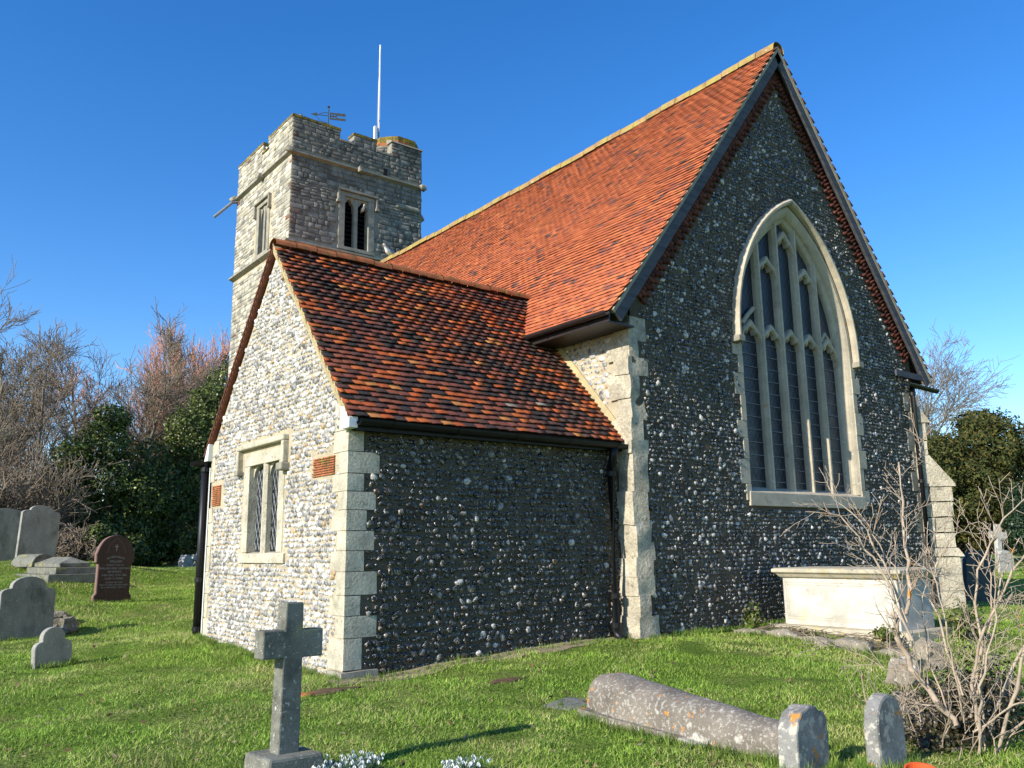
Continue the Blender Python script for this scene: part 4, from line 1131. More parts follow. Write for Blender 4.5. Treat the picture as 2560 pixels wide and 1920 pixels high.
# stair turret: octagon with a brick top
tx, ty, ta = 6.05, YT+.96, .92
def octo(r): return [(tx+r/math.cos(math.pi/8)*math.cos(math.pi/8+k*math.pi/4), ty+r/math.cos(math.pi/8)*math.sin(math.pi/8+k*math.pi/4)) for k in range(8)]
m = MB(); m.grid([[(x, y, z) for x, y in octo(ta)] for z in (-.3, 15.88)], True); tt = m.build('stair_turret', 'ragmortar', tower)
m = MB(); m.grid([[(x, y, z) for x, y in octo(r)] for r, z in ((ta, 13.35), (ta+.12, 13.45), (ta+.12, 13.52), (ta, 13.68))], True); m.build('string_course', 'lime', tt)
oc = octo(ta)
for k in range(8):
    p, q = np.array([*oc[k], 0.]), np.array([*oc[(k+1) % 8], 0.]); U = (q-p)/np.linalg.norm(q-p); Nn = np.array([U[1], -U[0], 0])
    if Nn @ (CAM-p) > 0: rag_wall(tt, Frame(p, U, Nn), 0, float(np.linalg.norm(q-p)), 10.5, 15.86, lambda a, b, z0, z1: not (z1 > 13.3 and z0 < 13.7), 0, 60+k)
    # brick courses of the turret top
    zz = 15.88
    for c in range(5):
        n = 3
        for j in range(n):
            a = np.array([*octo(ta-.08)[k], 0.]); b = np.array([*octo(ta-.08)[(k+1) % 8], 0.]); U2 = (b-a)/np.linalg.norm(b-a); N2 = np.array([U2[1], -U2[0], 0])
            fr2 = Frame(a, U2, N2); L2 = np.linalg.norm(b-a)
            m = MB(); fr2.box(m, L2*j/n+.004, L2*(j+1)/n-.004, zz+.004, zz+.075, -.2, .012*(j % 2)); m.build('turret_brick', 'moss' if (c > 2 or (k+j+c) % 3 == 0) else 'ridgered', tt)
        zz += .079
m = MB(); m.grid([[(x, y, z) for x, y in octo(r)] for r, z in ((ta-.1, 16.05), (.05, 16.3))], True, True); m.build('turret_cap', 'lead', tt)

# ------------------------------------------------------------------ things on the tower
fp = empty('flagpole', (5.05, YT+1.9, 14.7), 'slim white flagpole rising from the church tower', 'flagpole')
px, py = 5.66, YT+1.55
fp.location = (px, py, 14.7)
m = MB(); m.tube([(px, py, 14.7), (px, py, 17.5), (px+.01, py, 20.6)], [.05, .045, .03], 8); m.build('pole', 'white', fp, smooth=True)
MB().box(px-.19, px-.08, py-.06, py+.06, 14.7, 17.2).build('support_post', 'white', fp, bevel=.01)
MB().tube([(px-.10, py-.05, 16.9), (px-.09, py-.05, 18.6), (px-.0, py-.05, 20.5)], .006, 4).build('halyard', 'lead', fp)
m = MB(); m.tube([(px+.01, py, 20.6), (px+.01, py, 20.63), (px+.01, py, 20.68)], [.02, .045, .02], 8); m.build('finial', 'white', fp)

wv = empty('weather_vane', (3.57, YT+1.5, 14.7), 'dark iron weather vane with forked banner on the tower', 'weather vane')
vx, vy = 3.57, YT+1.5
MB().tube([(vx, vy, 14.7), (vx, vy, 17.3)], .022, 6).build('rod', 'vane', wv)
m = MB(); m.tube([(vx, vy, 17.28), (vx, vy, 17.33), (vx, vy, 17.38)], [.015, .06, .015], 8); m.build('ball', 'vane', wv)
VD = np.array([.93, -.37, 0])
def vb(name, a0, a1, z0, z1): 
    p = np.array([vx, vy, 0]); n = np.array([.37, .93, 0])*.008
    m = MB(); q = [p+VD*a0-n, p+VD*a1-n, p+VD*a1+n, p+VD*a0+n]
    m.hull8([(*x[:2], z0) for x in q]+[(*x[:2], z1) for x in q]); return m.build(name, 'vane', wv)
for a0, a1, z0, z1 in ((.05, .30, 17.06, 17.12), (.05, .30, 16.85, 16.90), (.05, .10, 16.9, 17.06), (.15, .19, 16.9, 17.06), (.25, .30, 16.9, 17.06), (.30, .62, 17.03, 17.13), (.30, .62, 16.85, 16.94), (.05, .30, 16.96, 17.0)): vb('banner_bar', a0, a1, z0, z1)
def vt(pts, r, nm): 
    p = np.array([vx, vy, 0]); MB().tube([tuple(p+VD*a+np.array([0, 0, z])) for a, z in pts], r, 5).build(nm, 'vane', wv)
vt([(0, 16.98), (-.55, 16.98)], .014, 'arrow_shaft'); vt([(-.02, 16.70), (-.3, 16.75), (-.42, 16.93)], .012, 'scroll'); vt([(0, 17.1), (-.2, 17.08), (-.35, 16.99)], .012, 'scroll')
p = np.array([vx, vy, 0]); n = np.array([.37, .93, 0])*.01
m = MB(); m.prism([(-.40, 17.06), (-.40, 16.90), (-.62, 16.98)], lambda a, z: tuple(p+VD*a-n+np.array([0, 0, z])), lambda a, z: tuple(p+VD*a+n+np.array([0, 0, z]))); m.build('arrow_head', 'vane', wv)

def gull(loc, rz, label, size=.38):
    e_ = empty('gull', loc, label, 'bird', 'white gulls on the church', rz)
    st = [(-.62, .03, .10, .02), (-.45, .06, .14, .05), (-.2, .13, .20, .12), (.05, .16, .24, .16), (.25, .13, .30, .15), (.36, .08, .40, .10), (.42, .07, .50, .08), (.50, .07, .54, .075), (.57, .04, .53, .045), (.60, .012, .525, .015)]
    rows = [[(x*size*1.4, wy*size*1.4*math.cos(t), (z+wz*math.sin(t))*size*1.4) for t in np.linspace(0, 2*math.pi, 11)[:-1]] for x, wy, z, wz in st]
    MB().grid(rows, True, True).build('body', 'gull', e_, smooth=True, world_verts=False)
    for s in (-1, 1):
        m = MB(); m.hull8([(x*size*1.4, s*y*size*1.4, z*size*1.4) for x, y, z in ((-.75, .06, .13), (-.1, .165, .16), (.2, .15, .25), (-.1, .13, .36), (-.75, .09, .15), (-.1, .185, .17), (.2, .165, .26), (-.1, .15, .37))]); m.build('wing', 'gullgrey', e_, world_verts=False)
        m = MB(); m.tube([(.02, s*.05*size, .16*size), (.02, s*.05*size, -.0)], .008, 4); m.build('leg', 'beak', e_, world_verts=False)
    m = MB(); m.tube([(.59*size*1.4, 0, .525*size*1.4), (.70*size*1.4, 0, .50*size*1.4)], [.016, .004], 5); m.build('beak', 'beak', e_, world_verts=False)
gull((XT+.15, YT+2.35, ZC+.07), R_(100), 'white gull perched in the notch of the tower\'s sunlit parapet', .36)
gull((XT+.35, YT+.2, ZT+.07), R_(60), 'white gull just showing above the tower\'s near corner', .28)
gull((W/2+.02, 14.3, HA+.06), R_(200), 'white gull perched on the main roof ridge beside the tower', .42)
gull((XT+2.68, YT-.02+.1, 12.95), R_(-100), 'white bird sitting in the right light of the belfry window', .26)

# ------------------------------------------------------------------ churchyard stones
def outline_round(w, h, sh, n=10):           # shoulders then a segmental top
    r = [(-w/2, -.3), (w/2, -.3), (w/2, h-sh)]
    for k in range(n+1):
        t = math.pi*k/n; r.append((w/2*math.cos(t), h-sh+sh*math.sin(t)))
    return r[:-1]+[(-w/2, h-sh)]
def outline_shoulder(w, h, sw=.2, hr=.16, n=10, shoulder=.0):   # round head between rounded shoulders
    cw = w/2*(1-sw*2/ w) if False else w/2-sw
    r = [(-w/2, -.3), (w/2, -.3)]
    zb = h-hr
    for k in range(5):
        t = math.pi/2*k/4; r.append((cw+sw*math.cos(t), zb-shoulder-.08+.09*math.sin(t)))
    for k in range(n+1):
        t = math.pi*k/n; r.append((cw*math.cos(t), zb+hr*math.sin(t)))
    for k in range(5):
        t = math.pi/2*(1-k/4); r.append((-cw-sw*math.cos(t), zb-shoulder-.08+.09*math.sin(t)))
    return r
def dedupe(o):
    out = []
    for p in o:
        if not out or math.hypot(p[0]-out[-1][0], p[1]-out[-1][1]) > 1e-4: out.append(p)
    if math.hypot(out[0][0]-out[-1][0], out[0][1]-out[-1][1]) < 1e-4: out.pop()
    return out
def headstone(name, outline, th, x, y, rz, mat, label, cat='headstone', group=None, tilt=(0, 0), bevel=.012, dz=0.0, extra=None):
    outline = dedupe(outline)
    e_ = empty(name, (x, y, g1(x, y)+dz), label, cat, group, rot=(tilt[0], tilt[1], rz))
    m = MB(); m.prism(outline, lambda u, z: (u, -th/2, z), lambda u, z: (u, th/2, z))
    b = m.build('stone', mat, e_, bevel=bevel, world_verts=False)
    return e_, b
GR_L = 'headstones left of the church'; GR_F = 'far headstones right of the church'; GR_N = 'small footstones in the foreground'

# foreground cross
cx_, cy_ = -6.30, -2.80
cr = empty('stone_cross', (cx_, cy_, -.02), 'dark mossy stone cross on a block in the foreground', 'grave cross', rot=(R_(-1.0), R_(1.2), R_(3)))
o = MB(); cross_out = [(-.075, .1), (.075, .1), (.070, .735), (.215, .735), (.215, .915), (.066, .915), (.063, 1.09), (-.063, 1.09), (-.066, .915), (-.215, .915), (-.215, .735), (-.070, .735)]
o.prism(cross_out, lambda u, z: (u, -.065, z), lambda u, z: (u, .065, z)); o.build('cross', 'cross', cr, bevel=.010, world_verts=False)
o = MB(); o.hull8([(-.21, -.2, -.25), (.21, -.2, -.25), (.21, .2, -.25), (-.21, .2, -.25), (-.19, -.18, .15), (.19, -.18, .15), (.19, .18, .15), (-.19, .18, .15)]); o.build('base_block', 'cross', cr, bevel=.02, world_verts=False)

# coffin-shaped body stone
cf = empty('coffin_stone', (-3.42, -3.75, -.045), 'long rounded coffin shaped grave stone blotched with lichen', 'grave stone', rot=(R_(2.6), 0, R_(-3)))
rows = []
for k, y in enumerate(np.linspace(.98, -.98, 16)):
    f = k/15
    w = .27-.05*abs(f-.3)*1.2 - .05*f; h = .30-.085*f
    if k == 0: w *= .93; h *= .92
    rows.append([(w*math.cos(t)*(1.0), y, .06+h*max(0, math.sin(t))**.6) for t in np.linspace(math.pi, 0, 15)])
b = MB(); b.grid(rows); b.add(rows[0], [tuple(range(15))]); b.add(rows[-1], [tuple(range(15))]); b = b.build('body', 'coffin', cf, bevel=.02, world_verts=False)
for v in b.data.vertices:
    v.co += noise.noise_vector(v.co*5)*.012
b.data.polygons.foreach_set('use_smooth', np.ones(len(b.data.polygons), bool))
o = MB(); o.hull8([(-.32, .99, -.25), (.32, .99, -.25), (.25, -1.0, -.25), (-.27, -1.0, -.25), (-.315, .985, .075), (.315, .985, .075), (.245, -.995, .075), (-.26, -.995, .075)]); o = o.build('plinth', 'coffin', cf, world_verts=False); rough(o, 5, .02, 4, 2, .02)

# two footstones near the camera
o1 = [(-.20, -.35), (.19, -.35), (.20, .22), (.185, .33), (.15, .37), (.10, .365), (.06, .40), (-.02, .405), (-.08, .375), (-.13, .36), (-.17, .31), (-.20, .24)]
e_, b = headstone('footstone', o1, .14, -3.72, -4.92, R_(4), 'lich', 'small lichened footstone with chipped top beside the coffin stone', cat='footstone', group=GR_N, tilt=(R_(-3), R_(7)), bevel=.015)
e_, b = headstone('footstone', [(x*.9, z) for x, z in outline_round(.40, .45, .2)], .10, -3.26, -5.22, R_(2), 'lich', 'small grey round topped footstone in front of the shrub', cat='footstone', group=GR_N, tilt=(R_(-2), R_(3)), bevel=.02)
# terracotta pot
pt = empty('flower_pot', (-3.55, -5.58, -.06), 'orange terracotta pot at the foot of the round topped footstone', 'pot', rot=(R_(8), R_(-10), 0))
m = MB(); m.grid([[(r*math.cos(t), r*math.sin(t), z) for t in np.linspace(0, 2*math.pi, 25)[:-1]] for r, z in ((.055, 0), (.075, .13), (.09, .13), (.092, .165), (.082, .165), (.065, .05), (.001, .05))], True); m.build('pot', 'terra', pt, smooth=False, world_verts=False)

# flat slab by the coffin
o = MB().box(-.22, .22, -.16, .16, -.03, .006); sl = o.build('ledger_slab', 'cross', None); sl.location = (-3.35, -2.25, g1(-3.35, -2.25)+.012); sl.rotation_euler = (R_(2), R_(-3), R_(12)); rough(sl, 3, .015, 5, 3, .01)
tag(sl, 'flat grey slab sunk in the grass behind the coffin stone', 'slab')
FX, FY = -4.95, -.22
o = MB().box(-.12, .12, -.08, .08, -.03, .008); sl = o.build('tile_fragment', 'ridgered', None); sl.location = (FX, FY, g1(FX, FY)+.012); sl.rotation_euler = (0, R_(2), R_(20)); rough(sl, 3, .02, 6, 3, .01)
tag(sl, 'flat red clay fragment in the grass at the vestry corner', 'fragment')

# chest tomb
ctx, cty = 2.98, -1.42
tz = g1(2.4, -1.4)
ct = empty('chest_tomb', (ctx, cty, tz), 'pale chest tomb with moulded lid in front of the east window', 'tomb')
o = MB().box(ctx-.60, ctx+.60, cty-1.08, cty+1.08, tz-.2, tz+.10).build('plinth', 'tomblid', ct); rough(o, 4, .02, 4, 1, .02)
body = MB().box(ctx-.46, ctx+.46, cty-.89, cty+.89, tz+.09, tz+.76).build('body', 'tomb', ct, bevel=.01)
for off in (.05, .085):
    for (a, b, c, d) in ((cty-.89+off, cty+.89-off, tz+.12+off, tz+.126+off), (cty-.89+off, cty+.89-off, tz+.744-off, tz+.75-off), (cty-.89+off, cty-.884+off, tz+.12+off, tz+.75-off), (cty+.884-off, cty+.89-off, tz+.12+off, tz+.75-off)):
        MB().box(ctx-.4635, ctx-.455, a, b, c, d).build('panel_line', 'tomblid', body)
lid = MB(); prof = [(.47, .76), (.50, .78), (.53, .82), (.575, .845), (.575, .89), (.53, .905), (0, .915)]
lid.grid([[(ctx+sx*d+0, cty+sy*(d+.43), tz+z) for sx, sy in ((-1, -1), (1, -1), (1, 1), (-1, 1))] for d, z in prof[:-1]]+[[(ctx+sx*.2, cty+sy*.7, tz+.915) for sx, sy in ((-1, -1), (1, -1), (1, 1), (-1, 1))]], True, True)
lid.build('lid', 'tomblid', ct, bevel=.008)
# kerb stones in front of the tomb
for k in range(5):
    y0 = cty+1.15-k*.52; x0 = 1.72
    o = MB().box(-.13, .13, -.25, .25, -.12, .07+.03*(k % 2)).build('kerb_stone', 'rock', None)
    o.location = (x0+.05*math.sin(k*2), y0-.25, g1(x0, y0)); o.rotation_euler = (R_(2*math.sin(k)), R_(3), R_(6*math.sin(k*3)))
    rough(o, 3, .035, 4, k*2.2, .03)
    tag(o, ['kerb stone nearest the east wall, left of the chest tomb', 'second kerb stone from the east wall, along the chest tomb', 'middle kerb stone of the row along the chest tomb', 'fourth kerb stone from the east wall, along the chest tomb', 'outermost kerb stone of the row, nearest the bare shrub'][k], 'kerb stone', 'kerb stones along the chest tomb')

# left side stones
e_, b = headstone('headstone', outline_shoulder(1.02, 1.08, .19, .17, shoulder=.04), .10, -5.99, 9.30, R_(24), 'slabgrey', 'grey headstone with carved cross in a ring, cut by the left edge', group=GR_L, tilt=(R_(-2), R_(1)))
for u0, u1, z0, z1 in ((-.015, .015, .68, .96), (-.13, .13, .835, .865)):
    MB().box(u0+.06, u1+.06, -.062, -.048, z0, z1).build('carved_cross', 'slabgrey', e_, world_verts=False)
m = MB(); m.tube([(.06+.15*math.cos(t), -.052, .85+.15*math.sin(t)) for t in np.linspace(-2.2, .6, 16)], .008, 5); m.build('carved_ring', 'slabgrey', e_, world_verts=False)
headstone('headstone', outline_shoulder(.50, .50, .10, .13, shoulder=.05), .09, -6.42, 4.25, R_(22), 'slabgrey', 'smallest grey headstone on the left lawn, round headed with sunken shoulders', group=GR_L, tilt=(R_(-3), R_(-2)))
headstone('headstone', outline_shoulder(1.10, 1.62, .22, .14, shoulder=.02), .10, -4.36, 19.3, R_(20), 'slabgrey', 'tall grey headstone with shouldered top on the left bank', group=GR_L, tilt=(R_(-1), R_(3)), dz=-.02)
headstone('headstone', outline_round(1.15, 1.66, .14), .10, -4.86, 22.2, R_(20), 'slabgrey', 'tall headstone at the left edge, behind the shouldered grey one', group=GR_L, tilt=(0, R_(2)), dz=-.02)
# red granite headstone with lettering
out = [(-.42, -.3), (.42, -.3), (.42, .18), (.37, .24), (.37, .88), (.42, .92), (.43, 1.10)]
n = 9
for k in range(1, n+1):
    t = k/n; out.append((.43*(1-t)+.0-.07*math.sin(math.pi*t)*-1, 1.10+.42*math.sin(t*math.pi/2)))
out += [(-x, z) for x, z in reversed(out[2:-1])]
rx, ry = -3.79, 12.75
e_, b = headstone('headstone', out, .13, rx, ry, R_(12), 'redgran', 'dark red granite headstone with pointed top and white lettering', group=GR_L, tilt=(R_(-1), R_(1)), dz=-.02)
m = MB(); m.prism(dedupe([(x*1.0, z-.0) for x, z in out]), lambda u, z: (u*1.006, -.03, z*1.003), lambda u, z: (u*1.006, .067, z*1.003)); m.build('stone_edge', 'redside', e_, bevel=.008, world_verts=False)
def lettering(txt, size, z, arch=0.0, u=0.0):
    cu = bpy.data.curves.new('lettering', 'FONT'); cu.body = txt; cu.size = size; cu.align_x = 'CENTER'; cu.extrude = .001; cu.resolution_u = 1
    to = bpy.data.objects.new('lettering_src', cu); COL.objects.link(to)
    dg = bpy.context.evaluated_depsgraph_get()
    me = bpy.data.meshes.new_from_object(to.evaluated_get(dg))
    bpy.data.objects.remove(to)
    for v in me.vertices:
        x, y, zz = v.co
        v.co = (x+u, -.0675-zz, z+y-arch*x*x)
    me.name = 'lettering'
    link('lettering', me, 'letter', e_, world_verts=False)
for txt, sz, z, ar in (('IN MEMORIAM', .062, 1.02, 1.1), ('WILLIAM', .07, .915, 0), ('ELDEST SON OF', .055, .84, 0), ('WILLIAM AND DEBORAH', .062, .765, 0), ('EDWARDS,', .065, .69, 0), ('DIED MAY 12TH 1885,', .060, .615, 0), ('AGED 21 YEARS.', .060, .54, 0), ('"BLESSED ARE THEY', .045, .46, 0), ('THAT MOURN FOR THEY SHALL', .045, .405, 0), ('BE COMFORTED"  MATT 5.4', .045, .35, 0)):
    lettering(txt, sz, z, ar)
for u0, u1, z0, z1 in ((-.008, .008, 1.17, 1.32), (-.045, .045, 1.265, 1.28)): MB().box(u0, u1, -.0685, -.064, z0, z1).build('small_cross', 'letter', e_, world_verts=False)
for s in (-1, 1):
    m = MB(); m.tube([(s*.2, -.066, 1.12), (s*.19, -.066, 1.22), (s*.12, -.066, 1.36), (0, -.066, 1.46)], .006, 4); m.build('carved_arch', 'redside', e_, world_verts=False)
MB().box(-.5, .62, -.16, -.03, -.2, .03).build('kerb', 'redside', e_, bevel=.01, world_verts=False)
# stepped ledger tomb
lt = empty('ledger_tomb', (-4.15, 16.6, g1(-4.15, 16.6)), 'low stepped grave with ridged coffin lid, behind the red headstone', 'tomb', rz=R_(8))
for k, (w, l, z0, z1) in enumerate(((.72, 1.30, -.3, .10), (.50, 1.10, .10, .26))):
    MB().box(-w, w, -l, l, z0, z1+.001).build('step', 'cross', lt, bevel=.015, world_verts=False)
m = MB(); m.hull8([(-.36, -.95, .27), (.36, -.95, .27), (.36, .95, .27), (-.36, .95, .27), (-.36, -.95, .36), (.36, -.95, .36), (.36, .95, .36), (-.36, .95, .36)]); m.build('lid_edge', 'cross', lt, bevel=.008, world_verts=False)
m = MB(); m.add([(-.36, -.95, .361), (.36, -.95, .361), (.36, .95, .361), (-.36, .95, .361), (0, -.6, .52), (0, .7, .52)], [(0, 1, 4), (1, 2, 5, 4), (2, 3, 5), (3, 0, 4, 5)]); m.build('ridged_lid', 'cross', lt, world_verts=False)
# barrel stone behind it
bs_ = empty('barrel_stone', (-4.55, 18.35, g1(-4.55, 18.35)), 'small barrel topped stone between tall headstone and stepped grave', 'grave stone', rz=R_(25))
m = MB(); m.grid([[(.34*math.cos(t), y, .34*math.sin(t)) for t in np.linspace(math.pi, 0, 9)] for y in (-.45, .45)]); m.add([(.34*math.cos(t), -.45, .34*math.sin(t)) for t in np.linspace(math.pi, 0, 9)], [tuple(range(9))]); m.add([(.34*math.cos(t), .45, .34*math.sin(t)) for t in np.linspace(math.pi, 0, 9)], [tuple(range(9))]); m.build('body', 'cross', bs_, bevel=.01, world_verts=False)
def rock(x, y, s, label, group, mat='rock', dz=0.0, seed=0.0):
    bm = bmesh.new(); bmesh.ops.create_cube(bm, size=2); bmesh.ops.subdivide_edges(bm, edges=bm.edges[:], cuts=3, use_grid_fill=True)
    for v in bm.verts:
        c = v.co.copy(); c = c*.55+c.normalized()*.55
        n_ = noise.noise_vector(c*1.1+Vector((seed, 0, seed)))*.55+noise.noise_vector(c*3+Vector((seed, 0, 1)))*.12
        v.co = Vector(((c.x+n_.x)*s[0], (c.y+n_.y)*s[1], (c.z+n_.z)*s[2]))
    me = bpy.data.meshes.new('rubble_stone'); bm.to_mesh(me); bm.free()
    o = link('rubble_stone', me, mat); o.location = (x, y, g1(x, y)+s[2]*.45+dz); o.rotation_euler = (.1*seed % .3, .2, seed)
    return tag(o, label, 'rubble stone', group)
GRB = 'rubble stones'
rock(-5.25, 10.4, (.20, .18, .15), 'upper brown rubble lump below the stepped grave', GRB, 'rock', seed=1.2)
rock(-5.35, 9.75, (.26, .2, .15), 'lower brown rubble lump right of the ringed cross headstone', GRB, 'rock', seed=2.7)
rock(-.35, -3.85, (.15, .13, .15), 'pale square rubble stone at the foot of the leaning shrub stem', GRB, seed=3.1)
rock(.85, -3.5, (.11, .10, .20), 'tall pale rubble stone behind the leaning shrub stem', GRB, seed=4.4)
rock(-2.1, -4.85, (.19, .16, .11), 'large buff rubble stone right of the round topped footstone', GRB, seed=5.2)
rock(-1.35, -4.40, (.14, .12, .10), 'ivy covered rubble stone left of the shrub base', GRB, seed=6.6)
rock(-1.0, -4.6, (.13, .11, .09), 'small rubble stone tucked under the shrub', GRB, seed=7.3)
# small pale stones by the trees
headstone('headstone', [(-.3, -.2), (.3, -.2), (.27, .35), (.1, .55), (-.1, .55), (-.26, .36)], .3, 3.0, 29.6, R_(30), 'paleston', 'low pale peaked stone under the evergreens', group=GR_L)
e_ = empty('grave_cross', (3.55, 29.9, g1(3.55, 29.9)), 'pale leaning cross under the evergreens', 'grave cross', rot=(0, R_(14), R_(20)))
m = MB(); m.prism([(-.12, -.2), (.12, -.2), (.12, .30), (.32, .30), (.32, .52), (.12, .52), (.12, .74), (-.12, .74), (-.12, .52), (-.32, .52), (-.32, .30), (-.12, .30)], lambda u, z: (u, -.08, z), lambda u, z: (u, .08, z)); m.build('cross', 'paleston', e_, bevel=.01, world_verts=False)
headstone('headstone', outline_round(.6, .75, .2), .12, 3.75, 28.6, R_(15), 'paleston', 'pale round topped stone nearest the left downpipe', group=GR_L)
gb = MB(); gb.grid([[(.13*f*math.cos(t), .13*f*math.sin(t), z) for t in np.linspace(0, 2*math.pi, 13)[:-1]] for f, z in ((.85, 0), (1, .32), (1.06, .32), (1.06, .35), (.95, .35), (.9, .05))], True); gb = gb.build('garden_bucket', 'greenplastic', None); gb.location = (-.9, 26.0, g1(-.9, 26.0)+.15); gb.scale = (1.4, 1.4, 1.4)
tag(gb, 'green bucket at the foot of the ivy', 'bucket')
# right side stones
headstone('headstone', [(-.36, -.3), (.36, -.3), (.38, .95), (.24, 1.22), (-.24, 1.22), (-.38, .95)], .16, 12.9, 1.25, R_(-30), 'darkston', 'dark leaning headstone with clipped corners beyond the buttress', group=GR_F, tilt=(R_(-6), R_(11)), bevel=.03)
headstone('headstone', [(-.4, -.3), (.4, -.3), (.36, .85), (-.36, .85)], .18, 21.4, 4.9, R_(-20), 'paleston', 'pale flat topped headstone just right of the dark leaning one', group=GR_F)
headstone('headstone', outline_shoulder(.8, .95, .14, .16), .16, 30.6, 7.8, R_(-20), 'paleston', 'orange tinged headstone in front of the far cross', group=GR_F)
headstone('headstone', outline_round(.7, .9, .1), .16, 29.4, 6.2, R_(-20), 'paleston', 'pale headstone at the right edge under the yew', group=GR_F)
headstone('headstone', outline_round(.8, .75, .06), .16, 26.0, 7.3, R_(-20), 'slabgrey', 'grey headstone partly hidden by the dark leaning one', group=GR_F)
e_ = empty('grave_cross', (33.6, 9.3, g1(33.6, 9.3)), 'tall pale cross in front of the yews', 'grave cross', rot=(0, R_(4), R_(-25)))
m = MB(); m.prism([(-.14, -.2), (.14, -.2), (.12, 1.35), (.42, 1.35), (.42, 1.65), (.12, 1.65), (.12, 2.0), (-.12, 2.0), (-.12, 1.65), (-.42, 1.65), (-.42, 1.35), (-.12, 1.35)], lambda u, z: (u, -.11, z), lambda u, z: (u, .11, z)); m.build('cross', 'paleston', e_, bevel=.02, world_verts=False)

# ------------------------------------------------------------------ vegetation
def tubes_mesh(segs, name, sides=4):
    """segs: list of (points, radii) -> one numpy mesh"""
    V, Lp, St = [], [], []; nv = 0; nl = 0
    for pts, rad, ns in segs:
        P = np.array(pts); m = len(P)
        D = np.gradient(P, axis=0); D /= np.linalg.norm(D, axis=1)[:, None]+1e-9
        ref = np.array([.31, .2, .93]) if abs(D[0, 2]) < .9 else np.array([1., .1, 0])
        A = np.cross(D, ref); A /= np.linalg.norm(A, axis=1)[:, None]+1e-9; B = np.cross(D, A)
        t = np.arange(ns)*2*math.pi/ns
        ring = P[:, None]+(A[:, None]*np.cos(t)[None, :, None]+B[:, None]*np.sin(t)[None, :, None])*np.array(rad)[:, None, None]
        V.append(ring.reshape(-1, 3))
        i = np.arange(m-1)[:, None]*ns+np.arange(ns)[None]; j = np.arange(m-1)[:, None]*ns+(np.arange(ns)[None]+1) % ns
        q = np.stack([i, j, j+ns, i+ns], -1).reshape(-1, 4)+nv
        Lp.append(q.ravel()); St.append(np.arange(len(q))*4+nl)
        nv += m*ns; nl += len(q)*4
    return mesh_np(name, np.concatenate(V), np.concatenate(Lp), np.concatenate(St), smooth=True)

def grow(rng, p, d, length, r, lvl, out, cfg):
    n = 5 if lvl < 2 else 4
    pts = [np.array(p)]; dirs = []
    d = np.array(d)/np.linalg.norm(d)
    for k in range(n):
        d = d+np.array([rng.gauss(0, 1), rng.gauss(0, 1), rng.gauss(0, 1)])*cfg['wig']+np.array([0, 0, cfg['up'][min(lvl, len(cfg['up'])-1)]])
        d /= np.linalg.norm(d); pts.append(pts[-1]+d*length/n); dirs.append(d.copy())
    end = .35 if lvl < cfg['levels'] else .5
    rads = [max(r*(1-(1-end)*k/n), cfg['rmin']) for k in range(n+1)]
    out.append((pts, rads, 6 if lvl == 0 else (4 if lvl == 1 else 3), lvl))
    if lvl >= cfg['levels']: return
    nb = cfg['nb'][lvl]
    for i in range(nb):
        t = cfg['t0'][min(lvl, len(cfg['t0'])-1)]+(1-cfg['t0'][min(lvl, len(cfg['t0'])-1)])*(i+rng.random()*.8)/nb
        k = min(int(t*n), n-1); f = t*n-k
        q = pts[k]+(pts[k+1]-pts[k])*f
        a = rng.random()*6.283; ang = cfg['ang'][min(lvl, len(cfg['ang'])-1)]*(.7+.6*rng.random())
        dd = dirs[k]
        s1 = np.cross(dd, (0.3, .5, .8)); s1 /= np.linalg.norm(s1); s2 = np.cross(dd, s1)
        nd = dd*math.cos(ang)+(s1*math.cos(a)+s2*math.sin(a))*math.sin(ang)
        grow(rng, q, nd, length*cfg['lr'][min(lvl, len(cfg['lr'])-1)]*(.65+.6*rng.random())*(1.15-.5*t if lvl == 0 else 1), rads[k]*cfg['rr'], lvl+1, out, cfg)

def bare_tree(x, y, h, r, seed, label, group, bark='bark', twig='twigbrown', cfg=None, name='bare_tree', lean=(0, 0)):
    rng = random.Random(seed)
    c = dict(levels=4, nb=(9, 6, 5, 4), t0=(.25, .25, .2), ang=(.75, .7, .65), lr=(.48, .55, .55, .6), rr=.55, wig=.10, up=(.05, .10, .06, .04), rmin=.006)
    if cfg: c.update(cfg)
    out = []
    z = g1(x, y)
    grow(rng, (x, y, z-.2), (lean[0], lean[1], 1), h, r, 0, out, c)
    e_ = empty(name, (x, y, z), label, 'tree', group)
    link('trunk', tubes_mesh([(p, q, n) for p, q, n, l in out if l == 0], 'trunk'), bark, e_)
    link('branches', tubes_mesh([(p, q, n) for p, q, n, l in out if l == 1 or l == 2], 'branches'), bark, e_)
    link('twigs', tubes_mesh([(p, q, n) for p, q, n, l in out if l > 2], 'twigs'), twig, e_)
    return e_
GT = 'bare trees beyond the churchyard'
FARW = dict(rmin=.011)
bare_tree(-7.5, 22.0, 7.4, .14, 1, 'nearest bare tree at the left edge, arching in from outside the frame', GT, 'barkgrey', 'barkgrey', dict(rmin=.008, ang=(.6, .6, .6), up=(.02, .05, .03)), lean=(.16, .05))
spots = [(-4.5, 34, 8.0, 'bare tree rising behind the two tall grey headstones'), (-2.0, 37, 8.6, 'slender bare tree left of the ivy mass'), (.3, 42, 9.4, 'bare tree just left of the tallest pair'),
         (2.6, 40, 10.2, 'left of the two tallest bare trees above the ivy'), (4.6, 42, 10.6, 'right of the two tallest bare trees above the ivy'), (-8.5, 38, 8.6, 'bare tree with spreading crown farthest to the left'), (7.4, 45, 8.2, 'bare tree between ivy clad trees and the reddish crowns')]
